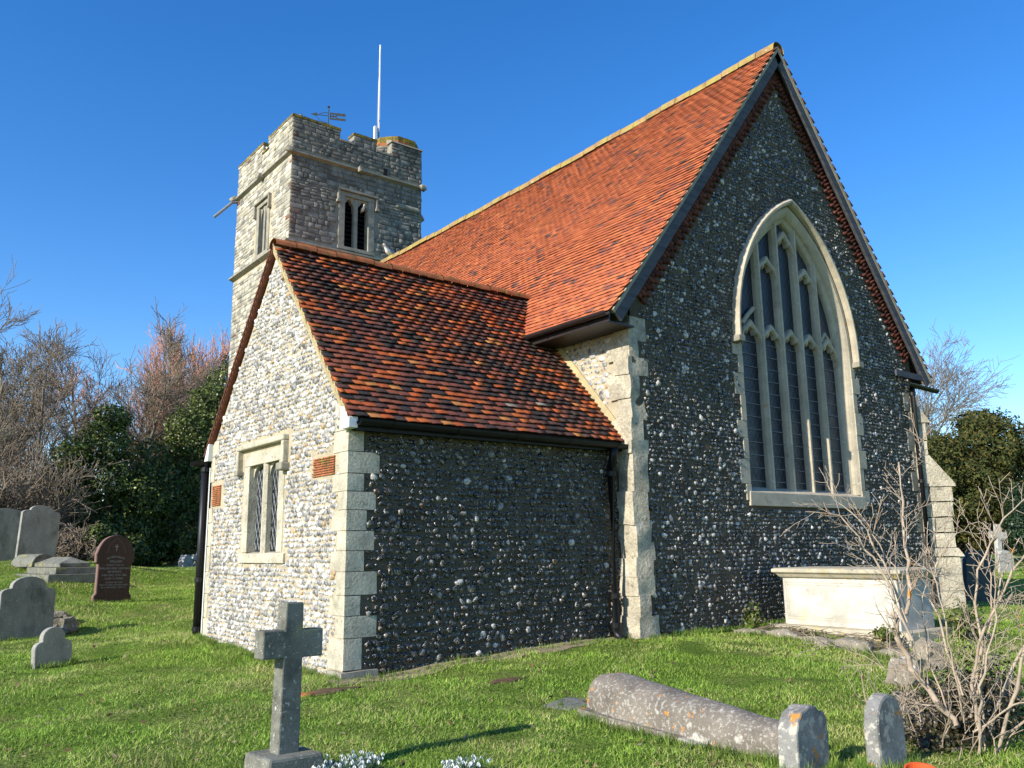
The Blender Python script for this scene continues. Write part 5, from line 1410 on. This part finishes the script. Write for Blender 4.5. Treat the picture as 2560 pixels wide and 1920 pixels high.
for k, (x, y, h, lb) in enumerate(spots):
    bare_tree(x, y, h, .14, 20+k, lb, GT, 'bark', 'twigbrown', dict(nb=(13, 7, 5, 4), ang=(.55, .6, .6), rmin=.012, lr=(.42, .5, .55, .6), t0=(.2, .25, .2)))
spots2 = [(-6.5, 47, 8.8, 'bare tree in the back row at far left'), (-3.2, 48, 9.2, 'bare tree in the back row behind the tall headstones'), (-.6, 49, 9.6, 'bare tree in the back row left of the ivy'), (2.0, 50, 9.8, 'bare tree in the back row behind the smaller ivy clad tree'), (5.0, 51, 10.2, 'bare tree in the back row right of the tallest pair'), (-10.5, 45, 8.6, 'bare tree in the back row at the left edge')]
for k, (x, y, h, lb) in enumerate(spots2):
    bare_tree(x, y, h, .13, 120+k, lb, GT, 'bark', 'barkred' if k in (3, 4) else 'twigbrown', dict(nb=(13, 7, 5, 3), ang=(.5, .55, .6), rmin=.014, lr=(.42, .5, .55, .6), t0=(.15, .25, .2)))
redcfg = dict(nb=(34, 11, 7, 0), levels=3, ang=(.45, .35, .35), up=(.05, .12, .08), lr=(.40, .5, .5), rmin=.017, t0=(.12, .15, .15), wig=.06)
for k, (x, y, h, lb) in enumerate([(9.6, 52, 12.0, 'reddish twiggy crown beside the tower, above the ivy'), (7.8, 55, 11.6, 'reddish upright crown left of the one by the tower'), (-5.0, 50, 10.0, 'pinkish brown twiggy crown far left behind bare trees'), (12.0, 53, 12.2, 'reddish crown partly hidden by the vestry gable')]):
    bare_tree(x, y, h, .16, 50+k, lb, 'reddish leafless trees', 'bark', 'barkred', redcfg)
bare_tree(56, 24, 13.5, .3, 71, 'bare round crowned tree behind the yew on the right', GT, 'barkgrey', 'barkgrey', dict(nb=(14, 8, 6, 4), ang=(.9, .7, .7), rmin=.016, t0=(.35, .2, .2)))
bare_tree(70, 31, 14.5, .3, 72, 'second bare crown at the right edge, farther than the yew', GT, 'barkgrey', 'barkgrey', dict(nb=(14, 8, 6, 4), ang=(.9, .7, .7), rmin=.018, t0=(.35, .2, .2)))

def leaf_cloud(blobs, n, size, pal, name, rs, shell=.55, droop=0.0, elong=1.6):
    rg = np.random.default_rng(rs)
    B = np.array(blobs, float)
    vol = (B[:, 3]*B[:, 4]*B[:, 5])**(2/3)
    bi = rg.choice(len(B), n, p=vol/vol.sum())
    d = rg.normal(size=(n, 3)); d /= np.linalg.norm(d, axis=1)[:, None]
    rr = (shell+(1-shell)*rg.random(n))**.7
    lump = np.array([noise.noise(Vector(v*2.6)+Vector((k*3.7, 0, 0))) for v, k in zip(d, bi)])
    P = B[bi, :3]+d*B[bi, 3:6]*(rr*(1+.42*lump))[:, None]
    nrm = d+rg.normal(size=(n, 3))*.6; nrm[:, 2] += .25; nrm /= np.linalg.norm(nrm, axis=1)[:, None]
    a = np.cross(nrm, rg.normal(size=(n, 3))); a /= np.linalg.norm(a, axis=1)[:, None]; a[:, 2] -= droop; a /= np.linalg.norm(a, axis=1)[:, None]
    b = np.cross(nrm, a)
    s = size*(.6+.8*rg.random(n))[:, None]
    V = np.stack([P-a*s*elong*.5, P+b*s*.5+nrm*s*.1, P+a*s*elong*.5, P-b*s*.5+nrm*s*.1], 1).reshape(-1, 3)
    pal = np.array(pal); c = pal[rg.integers(0, len(pal), n)]*(.65+.7*rg.random(n))[:, None]
    C = np.repeat(c, 4, 0)
    return mesh_np(name, V, np.arange(4*n), np.arange(n)*4, C)
IVY = [(.05, .072, .013), (.075, .105, .019), (.11, .145, .028), (.16, .195, .042), (.055, .076, .017)]
def leafy(x, y, name, label, cat, group, blobs, n, size, pal, seed, mat='leaf', trunk=.18, **kw):
    z = g1(x, y)
    e_ = empty(name, (x, y, z), label, cat, group)
    top = max(b[2] for b in blobs)
    rng = random.Random(seed); segs = []
    segs.append(([(x, y, z-.2), (x+.1, y, z+top*.35), (x-.05, y+.1, z+top*.75)], [trunk, trunk*.75, trunk*.3], 7))
    for b in blobs:
        zz = max(.3, min(b[2]*.5, top*.5))
        segs.append(([(x, y, z+zz), (x+b[0]*.5, y+b[1]*.5, z+(zz+b[2])*.5+.2), (x+b[0], y+b[1], z+b[2])], [trunk*.5, trunk*.3, trunk*.1], 5))
    link('trunk', tubes_mesh(segs, 'trunk'), 'bark', e_)
    link('crown', leaf_cloud([(x+b[0], y+b[1], z+b[2], b[3], b[4], b[5]) for b in blobs], n, size, pal, 'crown', seed, **kw), mat, e_)
    return e_
# ivy clad mass on the left
leafy(3.6, 33.5, 'ivy_tree', 'large dark ivy clad tree beside the vestry, reaching highest', 'tree', 'ivy clad evergreens',
      [(.6, 0, 1.7, 2.2, 1.6, 1.7), (1.6, .5, 4.2, 2.2, 1.7, 2.0), (2.5, 1.0, 7.4, 1.9, 1.5, 1.9), (3.1, 1.2, 9.2, 1.5, 1.3, 1.5), (1.6, .8, 8.0, 1.1, 1.0, 1.1), (-1.6, .2, 2.6, 1.2, 1.0, 1.5), (1.0, 0, 5.9, 1.6, 1.3, 1.7), (-.5, -.2, 3.4, 1.6, 1.3, 1.7), (3.4, 1, 3.4, 1.6, 1.4, 2.2), (.2, .1, 6.4, 1.0, .9, 1.2), (2.4, -.4, 1.6, 1.8, 1.4, 1.5), (-1.2, 0, 4.9, 1.0, .9, 1.1)], 42000, .092, IVY, 81)
leafy(.2, 32.0, 'ivy_tree', 'smaller ivy clad tree left of the large one, with dark hollows', 'tree', 'ivy clad evergreens',
      [(-.2, 0, 1.4, 1.5, 1.2, 1.1), (.2, .3, 3.6, 1.5, 1.2, 1.4), (-.1, .4, 5.4, 1.3, 1.1, 1.2), (-1.3, .2, 2.7, 1.2, 1.0, 1.2), (1.4, .2, 3.0, 1.3, 1.1, 1.6), (.9, .2, 1.6, 1.4, 1.1, 1.0), (.1, .5, 6.6, .9, .8, .7), (-2.2, .3, 1.6, 1.2, .9, 1.4), (-1.8, .3, 3.6, 1.0, .8, 1.1), (-1.5, .2, 4.8, .8, .7, .8)], 32000, .088, IVY, 82)
leafy(-.6, 27.2, 'ivy_bush', 'low ivy bush behind the stepped grave', 'bush', 'ivy clad evergreens',
      [(0, 0, .45, .9, .7, .5), (.7, .2, .7, .8, .6, .6), (-.4, .1, 1.2, .6, .5, .5)], 4200, .09, IVY, 83)
leafy(2.2, 33.0, 'ivy_bush', 'dark ivy bush at the foot of the evergreens', 'bush', 'ivy clad evergreens', [(0, 0, .8, 1.5, .8, .9), (-1.3, .2, 1.3, 1.0, .8, 1.1)], 6000, .11, IVY, 86)
# brown twiggy thicket on the left and under the trees
def thicket(x, y, h, n, seed, label, spread=1.2, bark='twigbrown', rmin=.015):
    rng = random.Random(seed); out = []
    z = g1(x, y)
    for k in range(n):
        a = rng.random()*6.28; rr = spread*rng.random()
        grow(rng, (x+rr*math.cos(a), y+rr*.6*math.sin(a), z-.1), (rng.gauss(0, .35), rng.gauss(0, .35), 1), h*(.6+.5*rng.random()), .03, 0, out, dict(levels=2, nb=(10, 6, 0), t0=(.10, .15), ang=(.8, .8), lr=(.45, .5), rr=.5, wig=.16, up=(0, .02), rmin=rmin))
    e_ = empty('bare_thicket', (x, y, z), label, 'shrub', 'leafless thickets')
    link('stems', tubes_mesh([(p, q, max(3, n_)) for p, q, n_, l in out], 'stems'), bark, e_)
    return e_
for k, (x, y, h, n, lb) in enumerate([(-6.5, 30, 4.0, 34, 'brown thicket behind the tall headstones at the left edge'), (-3.6, 31, 4.2, 36, 'brown thicket between tall headstones and ivy'), (-1.6, 33, 4.6, 34, 'tangled brown thicket left of the ivy clad tree'), (-9.0, 33, 5.0, 34, 'leafless thicket farthest left'), (-2.2, 27.5, 1.5, 30, 'low bramble thicket behind the stepped grave'), (-12.0, 36, 5.5, 30, 'leafless thicket beyond the left edge'), (5.5, 40, 5.5, 30, 'leafless thicket behind the large ivy clad tree')]):
    thicket(x, y, h, n, 90+k, lb, 1.7)
# far wooded bank that closes the view on both sides
m = leaf_cloud([(x, y, 2.6, 5.5, 2.0, 4.2) for x, y in [(-30, 52), (-22, 55), (-14, 58), (-6, 60), (2, 62), (10, 64), (18, 66), (26, 66), (34, 66)]]+[(x, y, 1.6, 4, 5, 2.6) for x, y in [(74, 20), (78, 28), (82, 36), (86, 46), (72, 12), (70, 4), (90, 56)]], 36000, .4, [(.08, .06, .04), (.12, .09, .06), (.10, .07, .05), (.06, .055, .03)], 'far_woodland', 99)
tag(link('far_woodland', m, 'yew'), 'brown band of distant woodland behind the trees', 'woodland', kind='stuff')
# yews on the right
YEW = [(.060, .072, .016), (.085, .082, .018), (.042, .058, .015), (.034, .048, .014), (.11, .092, .026)]
leafy(42.0, 14.2, 'yew_tree', 'large bronze green yew on the right, tallest of the evergreens', 'tree', 'yews on the right',
      [(0, 0, 3.6, 3.4, 3.0, 3.0), (-2.6, .6, 4.6, 2.2, 2.0, 2.4), (1.8, -1, 6.4, 2.8, 2.4, 2.2), (3.4, -1.4, 4.2, 3.0, 2.6, 3.0), (-1.2, .6, 6.2, 1.6, 1.5, 1.2), (-3.4, 1.6, 2.6, 1.6, 1.5, 2.4), (1.6, -.6, 7.9, 1.4, 1.2, 1.0)], 70000, .095, YEW, 101, 'yew', .4, droop=.5, elong=2.2)
leafy(40.5, 9.4, 'holly_tree', 'darker green evergreen in front of the yew at the right edge', 'tree', 'yews on the right',
      [(0, 0, 2.4, 2.4, 2.0, 2.0), (.6, -.4, 4.0, 1.9, 1.6, 1.5), (-1.4, .4, 1.6, 1.5, 1.4, 1.5), (1.8, -.8, 2.4, 2.0, 1.6, 2.2)], 32000, .085, [(.016, .035, .016), (.025, .05, .022), (.035, .065, .028)], 102, 'leaf', .3)
leafy(46.5, 21.5, 'grey_evergreen', 'grey green evergreen at the left flank of the yew', 'tree', 'yews on the right',
      [(0, 0, 3.5, 1.8, 1.6, 2.6), (-.2, 0, 6.0, 1.4, 1.2, 1.4), (-1.3, .6, 4.6, 1.0, 1.0, 1.2)], 14000, .12, [(.07, .085, .05), (.05, .065, .04), (.09, .10, .06)], 103, 'yew', .3)

# ------------------------------------------------------------------ bare shrub on the right
SB = np.array([-2.45, -5.40, -.03]); SR = np.array([.787, -.616, 0]); SF = np.array([.616, .787, 0])
shr = empty('bare_shrub', (SB[0], SB[1], -.02), 'pale leafless shrub with arching stems at the right', 'shrub')
stems = [
    ([(-0.08, 0.19), (-0.178, 0.311), (-0.311, 0.557), (-0.359, 0.774), (-0.352, 0.931)], 0.045, 0.035, 0.3),
    ([(-0.352, 0.931), (-0.267, 1.119), (-0.213, 1.408), (-0.161, 1.735), (-0.111, 2.053)], 0.033, 0.01, 0.5),
    ([(-0.111, 2.053), (-0.024, 2.129), (0.148, 2.161)], 0.009, 0.004, 0.6),
    ([(-0.36, 0.759), (-0.447, 1.122), (-0.583, 1.413), (-0.761, 1.638), (-0.998, 1.668)], 0.022, 0.005, 0.1),
    ([(-0.347, 0.883), (-0.404, 1.217), (-0.486, 1.461), (-0.585, 1.675), (-0.706, 1.803)], 0.02, 0.005, 0.4),
    ([(-0.316, 0.962), (-0.319, 1.248), (-0.358, 1.508), (-0.42, 1.722)], 0.014, 0.005, 0.7),
    ([(0.049, 0.339), (0.157, 0.705), (0.169, 1.018), (0.284, 1.337), (0.517, 1.611), (0.724, 1.79)], 0.026, 0.006, 0.2),
    ([(0.052, 0.098), (0.006, 0.461), (0.15, 0.861), (0.337, 1.239), (0.531, 1.463), (0.764, 1.591)], 0.026, 0.006, -0.2),
    ([(0.136, 0.008), (0.262, 0.457), (0.378, 1.015), (0.519, 1.398), (0.682, 1.724)], 0.028, 0.006, -0.4),
    ([(0.122, 0.157), (0.367, 0.579), (0.622, 0.917), (0.902, 1.167)], 0.026, 0.006, 0.1),
    ([(0.004, -0.035), (0.01, 0.279), (0.033, 0.583), (0.109, 0.924), (0.124, 1.242)], 0.024, 0.006, -0.3),
    ([(-0.011, 0.37), (-0.062, 0.708), (-0.088, 1.022), (0.002, 1.269), (0.227, 1.493), (0.481, 1.588)], 0.02, 0.005, 0.5),
    ([(-0.403, 0.534), (-0.595, 0.607), (-0.811, 0.712), (-0.938, 0.738)], 0.008, 0.003, 0.2),
    ([(0.178, 0.097), (0.463, 0.333), (0.771, 0.481)], 0.022, 0.006, -0.1),
    ([(0.066, 0.218), (0.286, 0.703), (0.538, 1.14), (0.812, 1.459)], 0.02, 0.006, 0.6),
    ([(-0.061, 0.219), (-0.115, 0.585), (-0.144, 0.896), (-0.182, 1.15), (-0.24, 1.376)], 0.016, 0.005, -0.1),
    ([(-0.117, 0.28), (-0.14, 0.647), (-0.033, 1.021), (0.115, 1.307), (0.199, 1.598)], 0.014, 0.005, 0.8),
    ([(0.069, -0.021), (0.136, 0.398), (0.262, 0.766), (0.362, 1.175), (0.386, 1.498)], 0.018, 0.005, 0.3),
    ([(-0.004, 0.159), (0.208, 0.337), (0.382, 0.395), (0.667, 0.422)], 0.016, 0.005, -0.3)]
rng = random.Random(5)
segs_main, segs_twig = [], []
for pts, r0, r1, dep in stems:
    P = []
    for k, (u, v) in enumerate(pts):
        P.append(SB+SR*u+np.array([0, 0, v])+SF*(dep*(k+.5)/len(pts)+rng.gauss(0, .02)))
    Q = []
    for a, b in zip(P[:-1], P[1:]):
        for t in (0, .34, .67): Q.append(a+(b-a)*t+np.array([rng.gauss(0, .009) for _ in range(3)]))
    Q.append(P[-1])
    n = len(Q); rad = [r0+(r1-r0)*k/(n-1)+.15*r0*(k % 3 == 0)*(k > 0) for k in range(n)]
    rad = [q*.48 for q in rad]
    segs_main.append((Q, rad, 7))
    for k in range(2, n-1):
        for _ in range(2 if rng.random() < .4 else 1):
            d = Q[k+1]-Q[k-1]; d /= np.linalg.norm(d)
            s = np.array([rng.gauss(0, 1) for _ in range(3)]); s -= d*(s@d); s /= np.linalg.norm(s)
            nd = d*.75+s*.8
            out = []
            grow(rng, Q[k], nd, .12+.22*rng.random(), max(.0028, rad[k]*.36), 0, out, dict(levels=1, nb=(4,), t0=(.25,), ang=(.8,), lr=(.42,), rr=.6, wig=.10, up=(.04, .03), rmin=.0022))
            segs_twig += [(p, q, 4) for p, q, n_, l in out]
for k in range(36):
    a_, r_ = rng.random()*6.28, .75*math.sqrt(rng.random())
    out = []
    grow(rng, (SB[0]+.25+r_*math.cos(a_), SB[1]+.25+.6*r_*math.sin(a_), -.03), (rng.gauss(0, .5), rng.gauss(0, .5), 1), .35+.55*rng.random(), .006, 0, out, dict(levels=1, nb=(5,), t0=(.2,), ang=(.9,), lr=(.4,), rr=.6, wig=.16, up=(-.02, 0), rmin=.0022))
    segs_twig += [(p, q, 4) for p, q, n_, l in out]
link('stems', tubes_mesh(segs_main, 'stems'), 'barkpale', shr)
link('twigs', tubes_mesh(segs_twig, 'twigs'), 'barkpale', shr)
m = leaf_cloud([(-2.2, -5.25, .14, .36, .34, .22), (-1.8, -5.2, .26, .40, .36, .32), (-1.4, -5.0, .18, .45, .4, .24), (-2.1, -4.85, .08, .45, .3, .13), (-1.3, -4.6, .10, .4, .4, .16), (-2.45, -5.15, .04, .4, .3, .08)], 9000, .022, [(.07, .06, .03), (.13, .10, .06), (.05, .06, .02), (.20, .155, .09), (.03, .028, .016)], 'ground_ivy', 120, shell=.05)
tag(link('ground_ivy', m, 'leaf'), 'tangle of dark ivy and dead leaves at the foot of the bare shrub', 'ivy', kind='stuff')
m = leaf_cloud([(2.0, -.35, .35, .12, .18, .28), (2.1, -2.3, .25, .2, .2, .12), (1.95, -1.1, .2, .16, .5, .06), (3.4, -2.75, .35, .3, .25, .3)], 1600, .035, IVY+[(.14, .10, .06)], 'tomb_ivy', 121, shell=.1)
tag(link('tomb_ivy', m, 'leaf'), 'ivy and dead stalks along the foot of the chest tomb', 'ivy', kind='stuff')
# dead stalks by the tomb
segs = []
for k in range(60):
    x, y = 1.72+.3*rng.random(), -.3-2.2*rng.random(); z = g1(x, y)+.06
    a = rng.gauss(1.57, .4)
    segs.append(([(x, y, z), (x+.15*math.cos(a), y-.25*math.sin(a), z+.08*rng.random()), (x+.3*math.cos(a), y-.5*math.sin(a), z+.10*rng.random())], [.006, .005, .003], 3))
tag(link('dead_stalks', tubes_mesh(segs, 'dead_stalks'), 'twigbrown'), 'heap of dead brown stalks in front of the chest tomb', 'stalks', kind='stuff')

# ------------------------------------------------------------------ snowdrops
def snowdrops(x, y, n, rad, seed, label):
    rng = random.Random(seed); z0 = g1(x, y)
    e_ = empty('snowdrop_clump', (x, y, z0), label, 'flowers', 'snowdrop clumps')
    pm, lm = MB(), []
    for k in range(n):
        a, r = rng.random()*6.28, rad*math.sqrt(rng.random())
        bx_, by_ = x+1.5*r*math.cos(a), y+.8*r*math.sin(a); h = .09+.05*rng.random(); z = g1(bx_, by_)
        lx, ly = rng.gauss(0, .02), rng.gauss(0, .02)
        lm.append(([(bx_, by_, z), (bx_+lx*.5, by_+ly*.5, z+h*.7), (bx_+lx, by_+ly, z+h), (bx_+lx*1.6, by_+ly*1.6, z+h-.006)], [.0022, .002, .0015, .001], 3))
        c = Vector((bx_+lx*1.6, by_+ly*1.6, z+h-.008))
        for p in range(3):
            t = p*2.094+rng.random()
            d = Vector((math.cos(t), math.sin(t), 0)); s = Vector((-d.y, d.x, 0))
            pm.add([c, c+d*.009+s*.007-Vector((0, 0, .014)), c+d*.010-Vector((0, 0, .028)), c+d*.009-s*.007-Vector((0, 0, .014))], [(0, 1, 2, 3)])
        for q in range(2):
            t = rng.random()*6.28; l = .06+.06*rng.random()
            lm.append(([(bx_, by_, z), (bx_+.02*math.cos(t), by_+.02*math.sin(t), z+l*.7), (bx_+.045*math.cos(t), by_+.045*math.sin(t), z+l)], [.003, .003, .001], 3))
    pm.build('petals', 'petal', e_)['kind'] = 'stuff'
    link('leaves', tubes_mesh(lm, 'leaves'), 'snowleaf', e_)['kind'] = 'stuff'
snowdrops(-5.92, -2.98, 95, .16, 1, 'large clump of white snowdrops right of the cross base')
snowdrops(-5.38, -3.52, 60, .10, 2, 'smaller clump of white snowdrops at the bottom edge')

# ------------------------------------------------------------------ grass and bare soil
rg = np.random.default_rng(77)
def patch(x0, y0, rx, ry, name, mat, label):
    n = 28; rows = []
    for f in (0.05, .4, .75, 1.0):
        rows.append([(x0+rx*f*(1+.3*math.sin(3*t+x0))*math.cos(t), y0+ry*f*(1+.3*math.cos(4*t+y0))*math.sin(t)) for t in np.linspace(0, 2*math.pi, n+1)[:-1]])
    m = MB(); m.grid([[(x, y, g1(x, y)+.012*(1-.9*(k == 3))) for x, y in r] for k, r in enumerate(rows)], True, True)
    o = m.build(name, mat, None, smooth=True); return tag(o, label, kind='structure')
# gravel strip along the vestry wall and soil beside the cross
m = MB(); xs = np.linspace(-4.5, .2, 40)
m.grid([[(x, YV-.30-.06*math.sin(x*3)-.03*math.sin(x*11), g1(x, YV-.3)+.006) for x in xs], [(x, YV-.10, g1(x, YV-.1)+.02) for x in xs], [(x, YV+.02, g1(x, YV)+.03) for x in xs]])
tag(m.build('gravel_strip', 'gravel', None), 'narrow gravel strip at the foot of the shaded vestry wall', kind='structure')
patch(-3.2, -1.1, .24, .09, 'soil_patch', 'soil', 'small scrape of bare brown soil in the lawn before the shaded vestry wall')
patch(-4.75, -.25, .35, .14, 'soil_patch', 'soil', 'bare soil at the foot of the vestry corner')
def sample(n, r0, r1, pw):
    u = rg.random(n); r = (r0**(pw)+(r1**pw-r0**pw)*u)**(1/pw)
    th = YAW+(rg.random(n)-.5)*R_(104)
    return CAM[0]+r*np.sin(th), CAM[1]+r*np.cos(th), r
gxs, gys, gr_ = sample(860000, 3.5, 45, .62)
inside = ((gxs > -LV-.02) & (gxs < 0.05) & (gys > YV-.07) & (gys < YV+WV)) | ((gxs > -.05) & (gxs < W+.1) & (gys > -.05) & (gys < 22)) | ((np.abs(gxs-2.98) < .55) & (np.abs(gys+1.42) < 1.05))
for px_, py_, rx_, ry_ in ((-3.2, -1.1, .2, .08), (-4.75, -.25, .3, .12), (-3.35, -2.25, .18, .12), (FX, FY, .15, .11), (-3.42, -3.75, .24, .97)):
    inside |= (((gxs-px_)/rx_)**2+((gys-py_)/ry_)**2 < 1) & (rg.random(len(gxs)) < .93)
inside |= (gxs > -4.4) & (gxs < .1) & (gys > YV-.22) & (gys < YV) & (rg.random(len(gxs)) < .8)
k_ = ~inside; gxs, gys, gr_ = gxs[k_], gys[k_], gr_[k_]
gzs = gz(gxs, gys); n = len(gxs)
def fld(x, y, s, o): return (np.sin(x*s+1.7*np.sin(y*s*.83+o))+np.sin(y*s*1.13+1.9*np.sin(x*s*.71+2*o)))*.5
tuft = fld(gxs, gys, 2.3, .7)*.5+fld(gxs, gys, 6.1, 2.1)*.5
dry = fld(gxs, gys, 1.1, 1.9)*.45+fld(gxs, gys, 3.7, .3)*.4+rg.normal(size=n)*.42
hgt = (.013+.016*rg.random(n))*(1+.8*tuft)*(1+.03*gr_)
nearwall = (np.abs(gys-(YV-.25)) < .12) & (gxs < .3) & (gxs > -4.5)
hgt = np.where(nearwall, hgt*1.3, hgt)
hgt = np.where((gxs < -4.25) & (gxs > -4.75) & (gys > 0), hgt*1.9, hgt)
wid = .0030*(1+.10*gr_)*(.7+.6*rg.random(n))
a = rg.random(n)*6.283; lean = np.abs(rg.normal(size=n))*1.15*hgt; la = rg.random(n)*6.283
dx, dy = np.cos(a)*wid, np.sin(a)*wid
V = np.empty((n, 3, 3))
V[:, 0] = np.stack([gxs-dx, gys-dy, gzs-.004], 1); V[:, 1] = np.stack([gxs+dx, gys+dy, gzs-.004], 1)
V[:, 2] = np.stack([gxs+np.cos(la)*lean, gys+np.sin(la)*lean, gzs+hgt], 1)
g0 = np.array([.20, .335, .042]); g1c = np.array([.28, .41, .065]); g2 = np.array([.52, .46, .21]); g3 = np.array([.06, .105, .018])
mixv = rg.random(n)[:, None]
C = g0*(1-mixv)+g1c*mixv
dm = np.clip((dry-.10)*1.4, 0, .85)[:, None]; C = C*(1-dm)+g2*dm
dk = np.clip((-tuft-.22)*1.6, 0, .85)[:, None]; C = C*(1-dk)+g3*dk
C *= (.8+.4*rg.random(n))[:, None]
# longer tufts along walls, round stones and scattered over the lawn
tp = [(-6.30+.26*math.cos(t), -2.80+.26*math.sin(t)) for t in np.linspace(0, 6.28, 40)]
tp += [(-3.72+.24*math.cos(t), -4.92+.14*math.sin(t)) for t in np.linspace(0, 6.28, 26)]+[(-3.26+.24*math.cos(t), -5.22+.12*math.sin(t)) for t in np.linspace(0, 6.28, 26)]
tp += [(-3.76, y) for y in np.linspace(-4.75, -2.8, 40)]+[(-3.08, y) for y in np.linspace(-4.75, -2.8, 30)]+[(-3.42+x, -2.72) for x in np.linspace(-.3, .3, 10)]
tp += [(-LV-.06-.04*random.random(), y) for y in np.linspace(.3, 5, 110)]+[(x, YV-.13-.05*random.random()) for x in np.linspace(-4.2, 0, 30)]+[(x, -.07) for x in np.linspace(.1, 7.9, 120)]
tp += [(-5.99+.5*math.cos(t), 9.3+.3*math.sin(t)) for t in np.linspace(0, 6.28, 36)]+[(-6.42+.26*math.cos(t), 4.25+.16*math.sin(t)) for t in np.linspace(0, 6.28, 26)]+[(-3.79+.45*math.cos(t), 12.75+.25*math.sin(t)) for t in np.linspace(0, 6.28, 36)]
tp += [(1.55+.05*random.random(), y) for y in np.linspace(-.4, -2.7, 40)]
lone = len(tp)
sx_, sy_, sr_ = sample(900, 4.5, 24, .8)
tp += [(a_, b_) for a_, b_ in zip(sx_, sy_) if not ((-LV-.1 < a_ < .1 and b_ > YV-.1) or (a_ > -.1 and b_ > -.1) or (1.5 < a_ < 3.7 and -2.6 < b_ < 0))]
tp = np.array(tp); nb_ = 26
bx_ = np.repeat(tp[:, 0], nb_)+rg.normal(size=len(tp)*nb_)*.028; by_ = np.repeat(tp[:, 1], nb_)+rg.normal(size=len(tp)*nb_)*.028
hh = np.repeat(np.where(np.arange(len(tp)) < lone, .085, .055)*(.6+.7*rg.random(len(tp))), nb_)*(.5+.7*rg.random(len(bx_)))
bz_ = gz(bx_, by_); n2 = len(bx_)
ww = .0035*(1+.05*np.hypot(bx_-CAM[0], by_-CAM[1]))
a2 = rg.random(n2)*6.283; l2 = np.abs(rg.normal(size=n2))*.5*hh; b2 = rg.random(n2)*6.283
V2 = np.empty((n2, 3, 3))
V2[:, 0] = np.stack([bx_-np.cos(a2)*ww, by_-np.sin(a2)*ww, bz_-.004], 1); V2[:, 1] = np.stack([bx_+np.cos(a2)*ww, by_+np.sin(a2)*ww, bz_-.004], 1)
V2[:, 2] = np.stack([bx_+np.cos(b2)*l2, by_+np.sin(b2)*l2, bz_+hh], 1)
tone = np.repeat(rg.random(len(tp)), nb_)[:, None]
C2 = (np.array([.09, .18, .025])*(1-tone)+np.array([.26, .34, .07])*tone)*(.75+.5*rg.random(n2))[:, None]
V = np.concatenate([V, V2]); C = np.concatenate([C, C2]); n = n+n2
me = mesh_np('grass', V.reshape(-1, 3), np.arange(3*n), np.arange(n)*3, np.repeat(C, 3, 0))
tag(link('grass', me, 'grass'), 'short tufty grass of the churchyard lawn', 'grass', kind='stuff')

# fallen leaves and crumbs of soil in the grass
lx, ly, lr = sample(2600, 4.5, 26, .7)
k_ = ~(((lx > -LV-.1) & (lx < .1) & (ly > YV-.05)) | ((lx > -.1) & (ly > -.05)))
lx, ly, lr = lx[k_], ly[k_], lr[k_]
nl_ = len(lx); P_ = np.stack([lx, ly, gz(lx, ly)+.022+.012*rg.random(nl_)], 1)
aa = rg.random(nl_)*6.28; sz_ = (.012+.016*rg.random(nl_))*(1+.03*lr)
d1 = np.stack([np.cos(aa), np.sin(aa), rg.normal(size=nl_)*.35], 1)*sz_[:, None]; d2 = np.stack([-np.sin(aa), np.cos(aa), rg.normal(size=nl_)*.35], 1)*sz_[:, None]*.55
Vl = np.stack([P_-d1, P_+d2, P_+d1, P_-d2], 1).reshape(-1, 3)
pl_ = np.array([(.16, .09, .045), (.24, .16, .08), (.10, .06, .035), (.32, .25, .15)])[rg.integers(0, 4, nl_)]
me = mesh_np('fallen_leaves', Vl, np.arange(4*nl_), np.arange(nl_)*4, np.repeat(pl_, 4, 0))
tag(link('fallen_leaves', me, 'yew'), 'small dead leaves scattered through the lawn', 'leaves', kind='stuff')
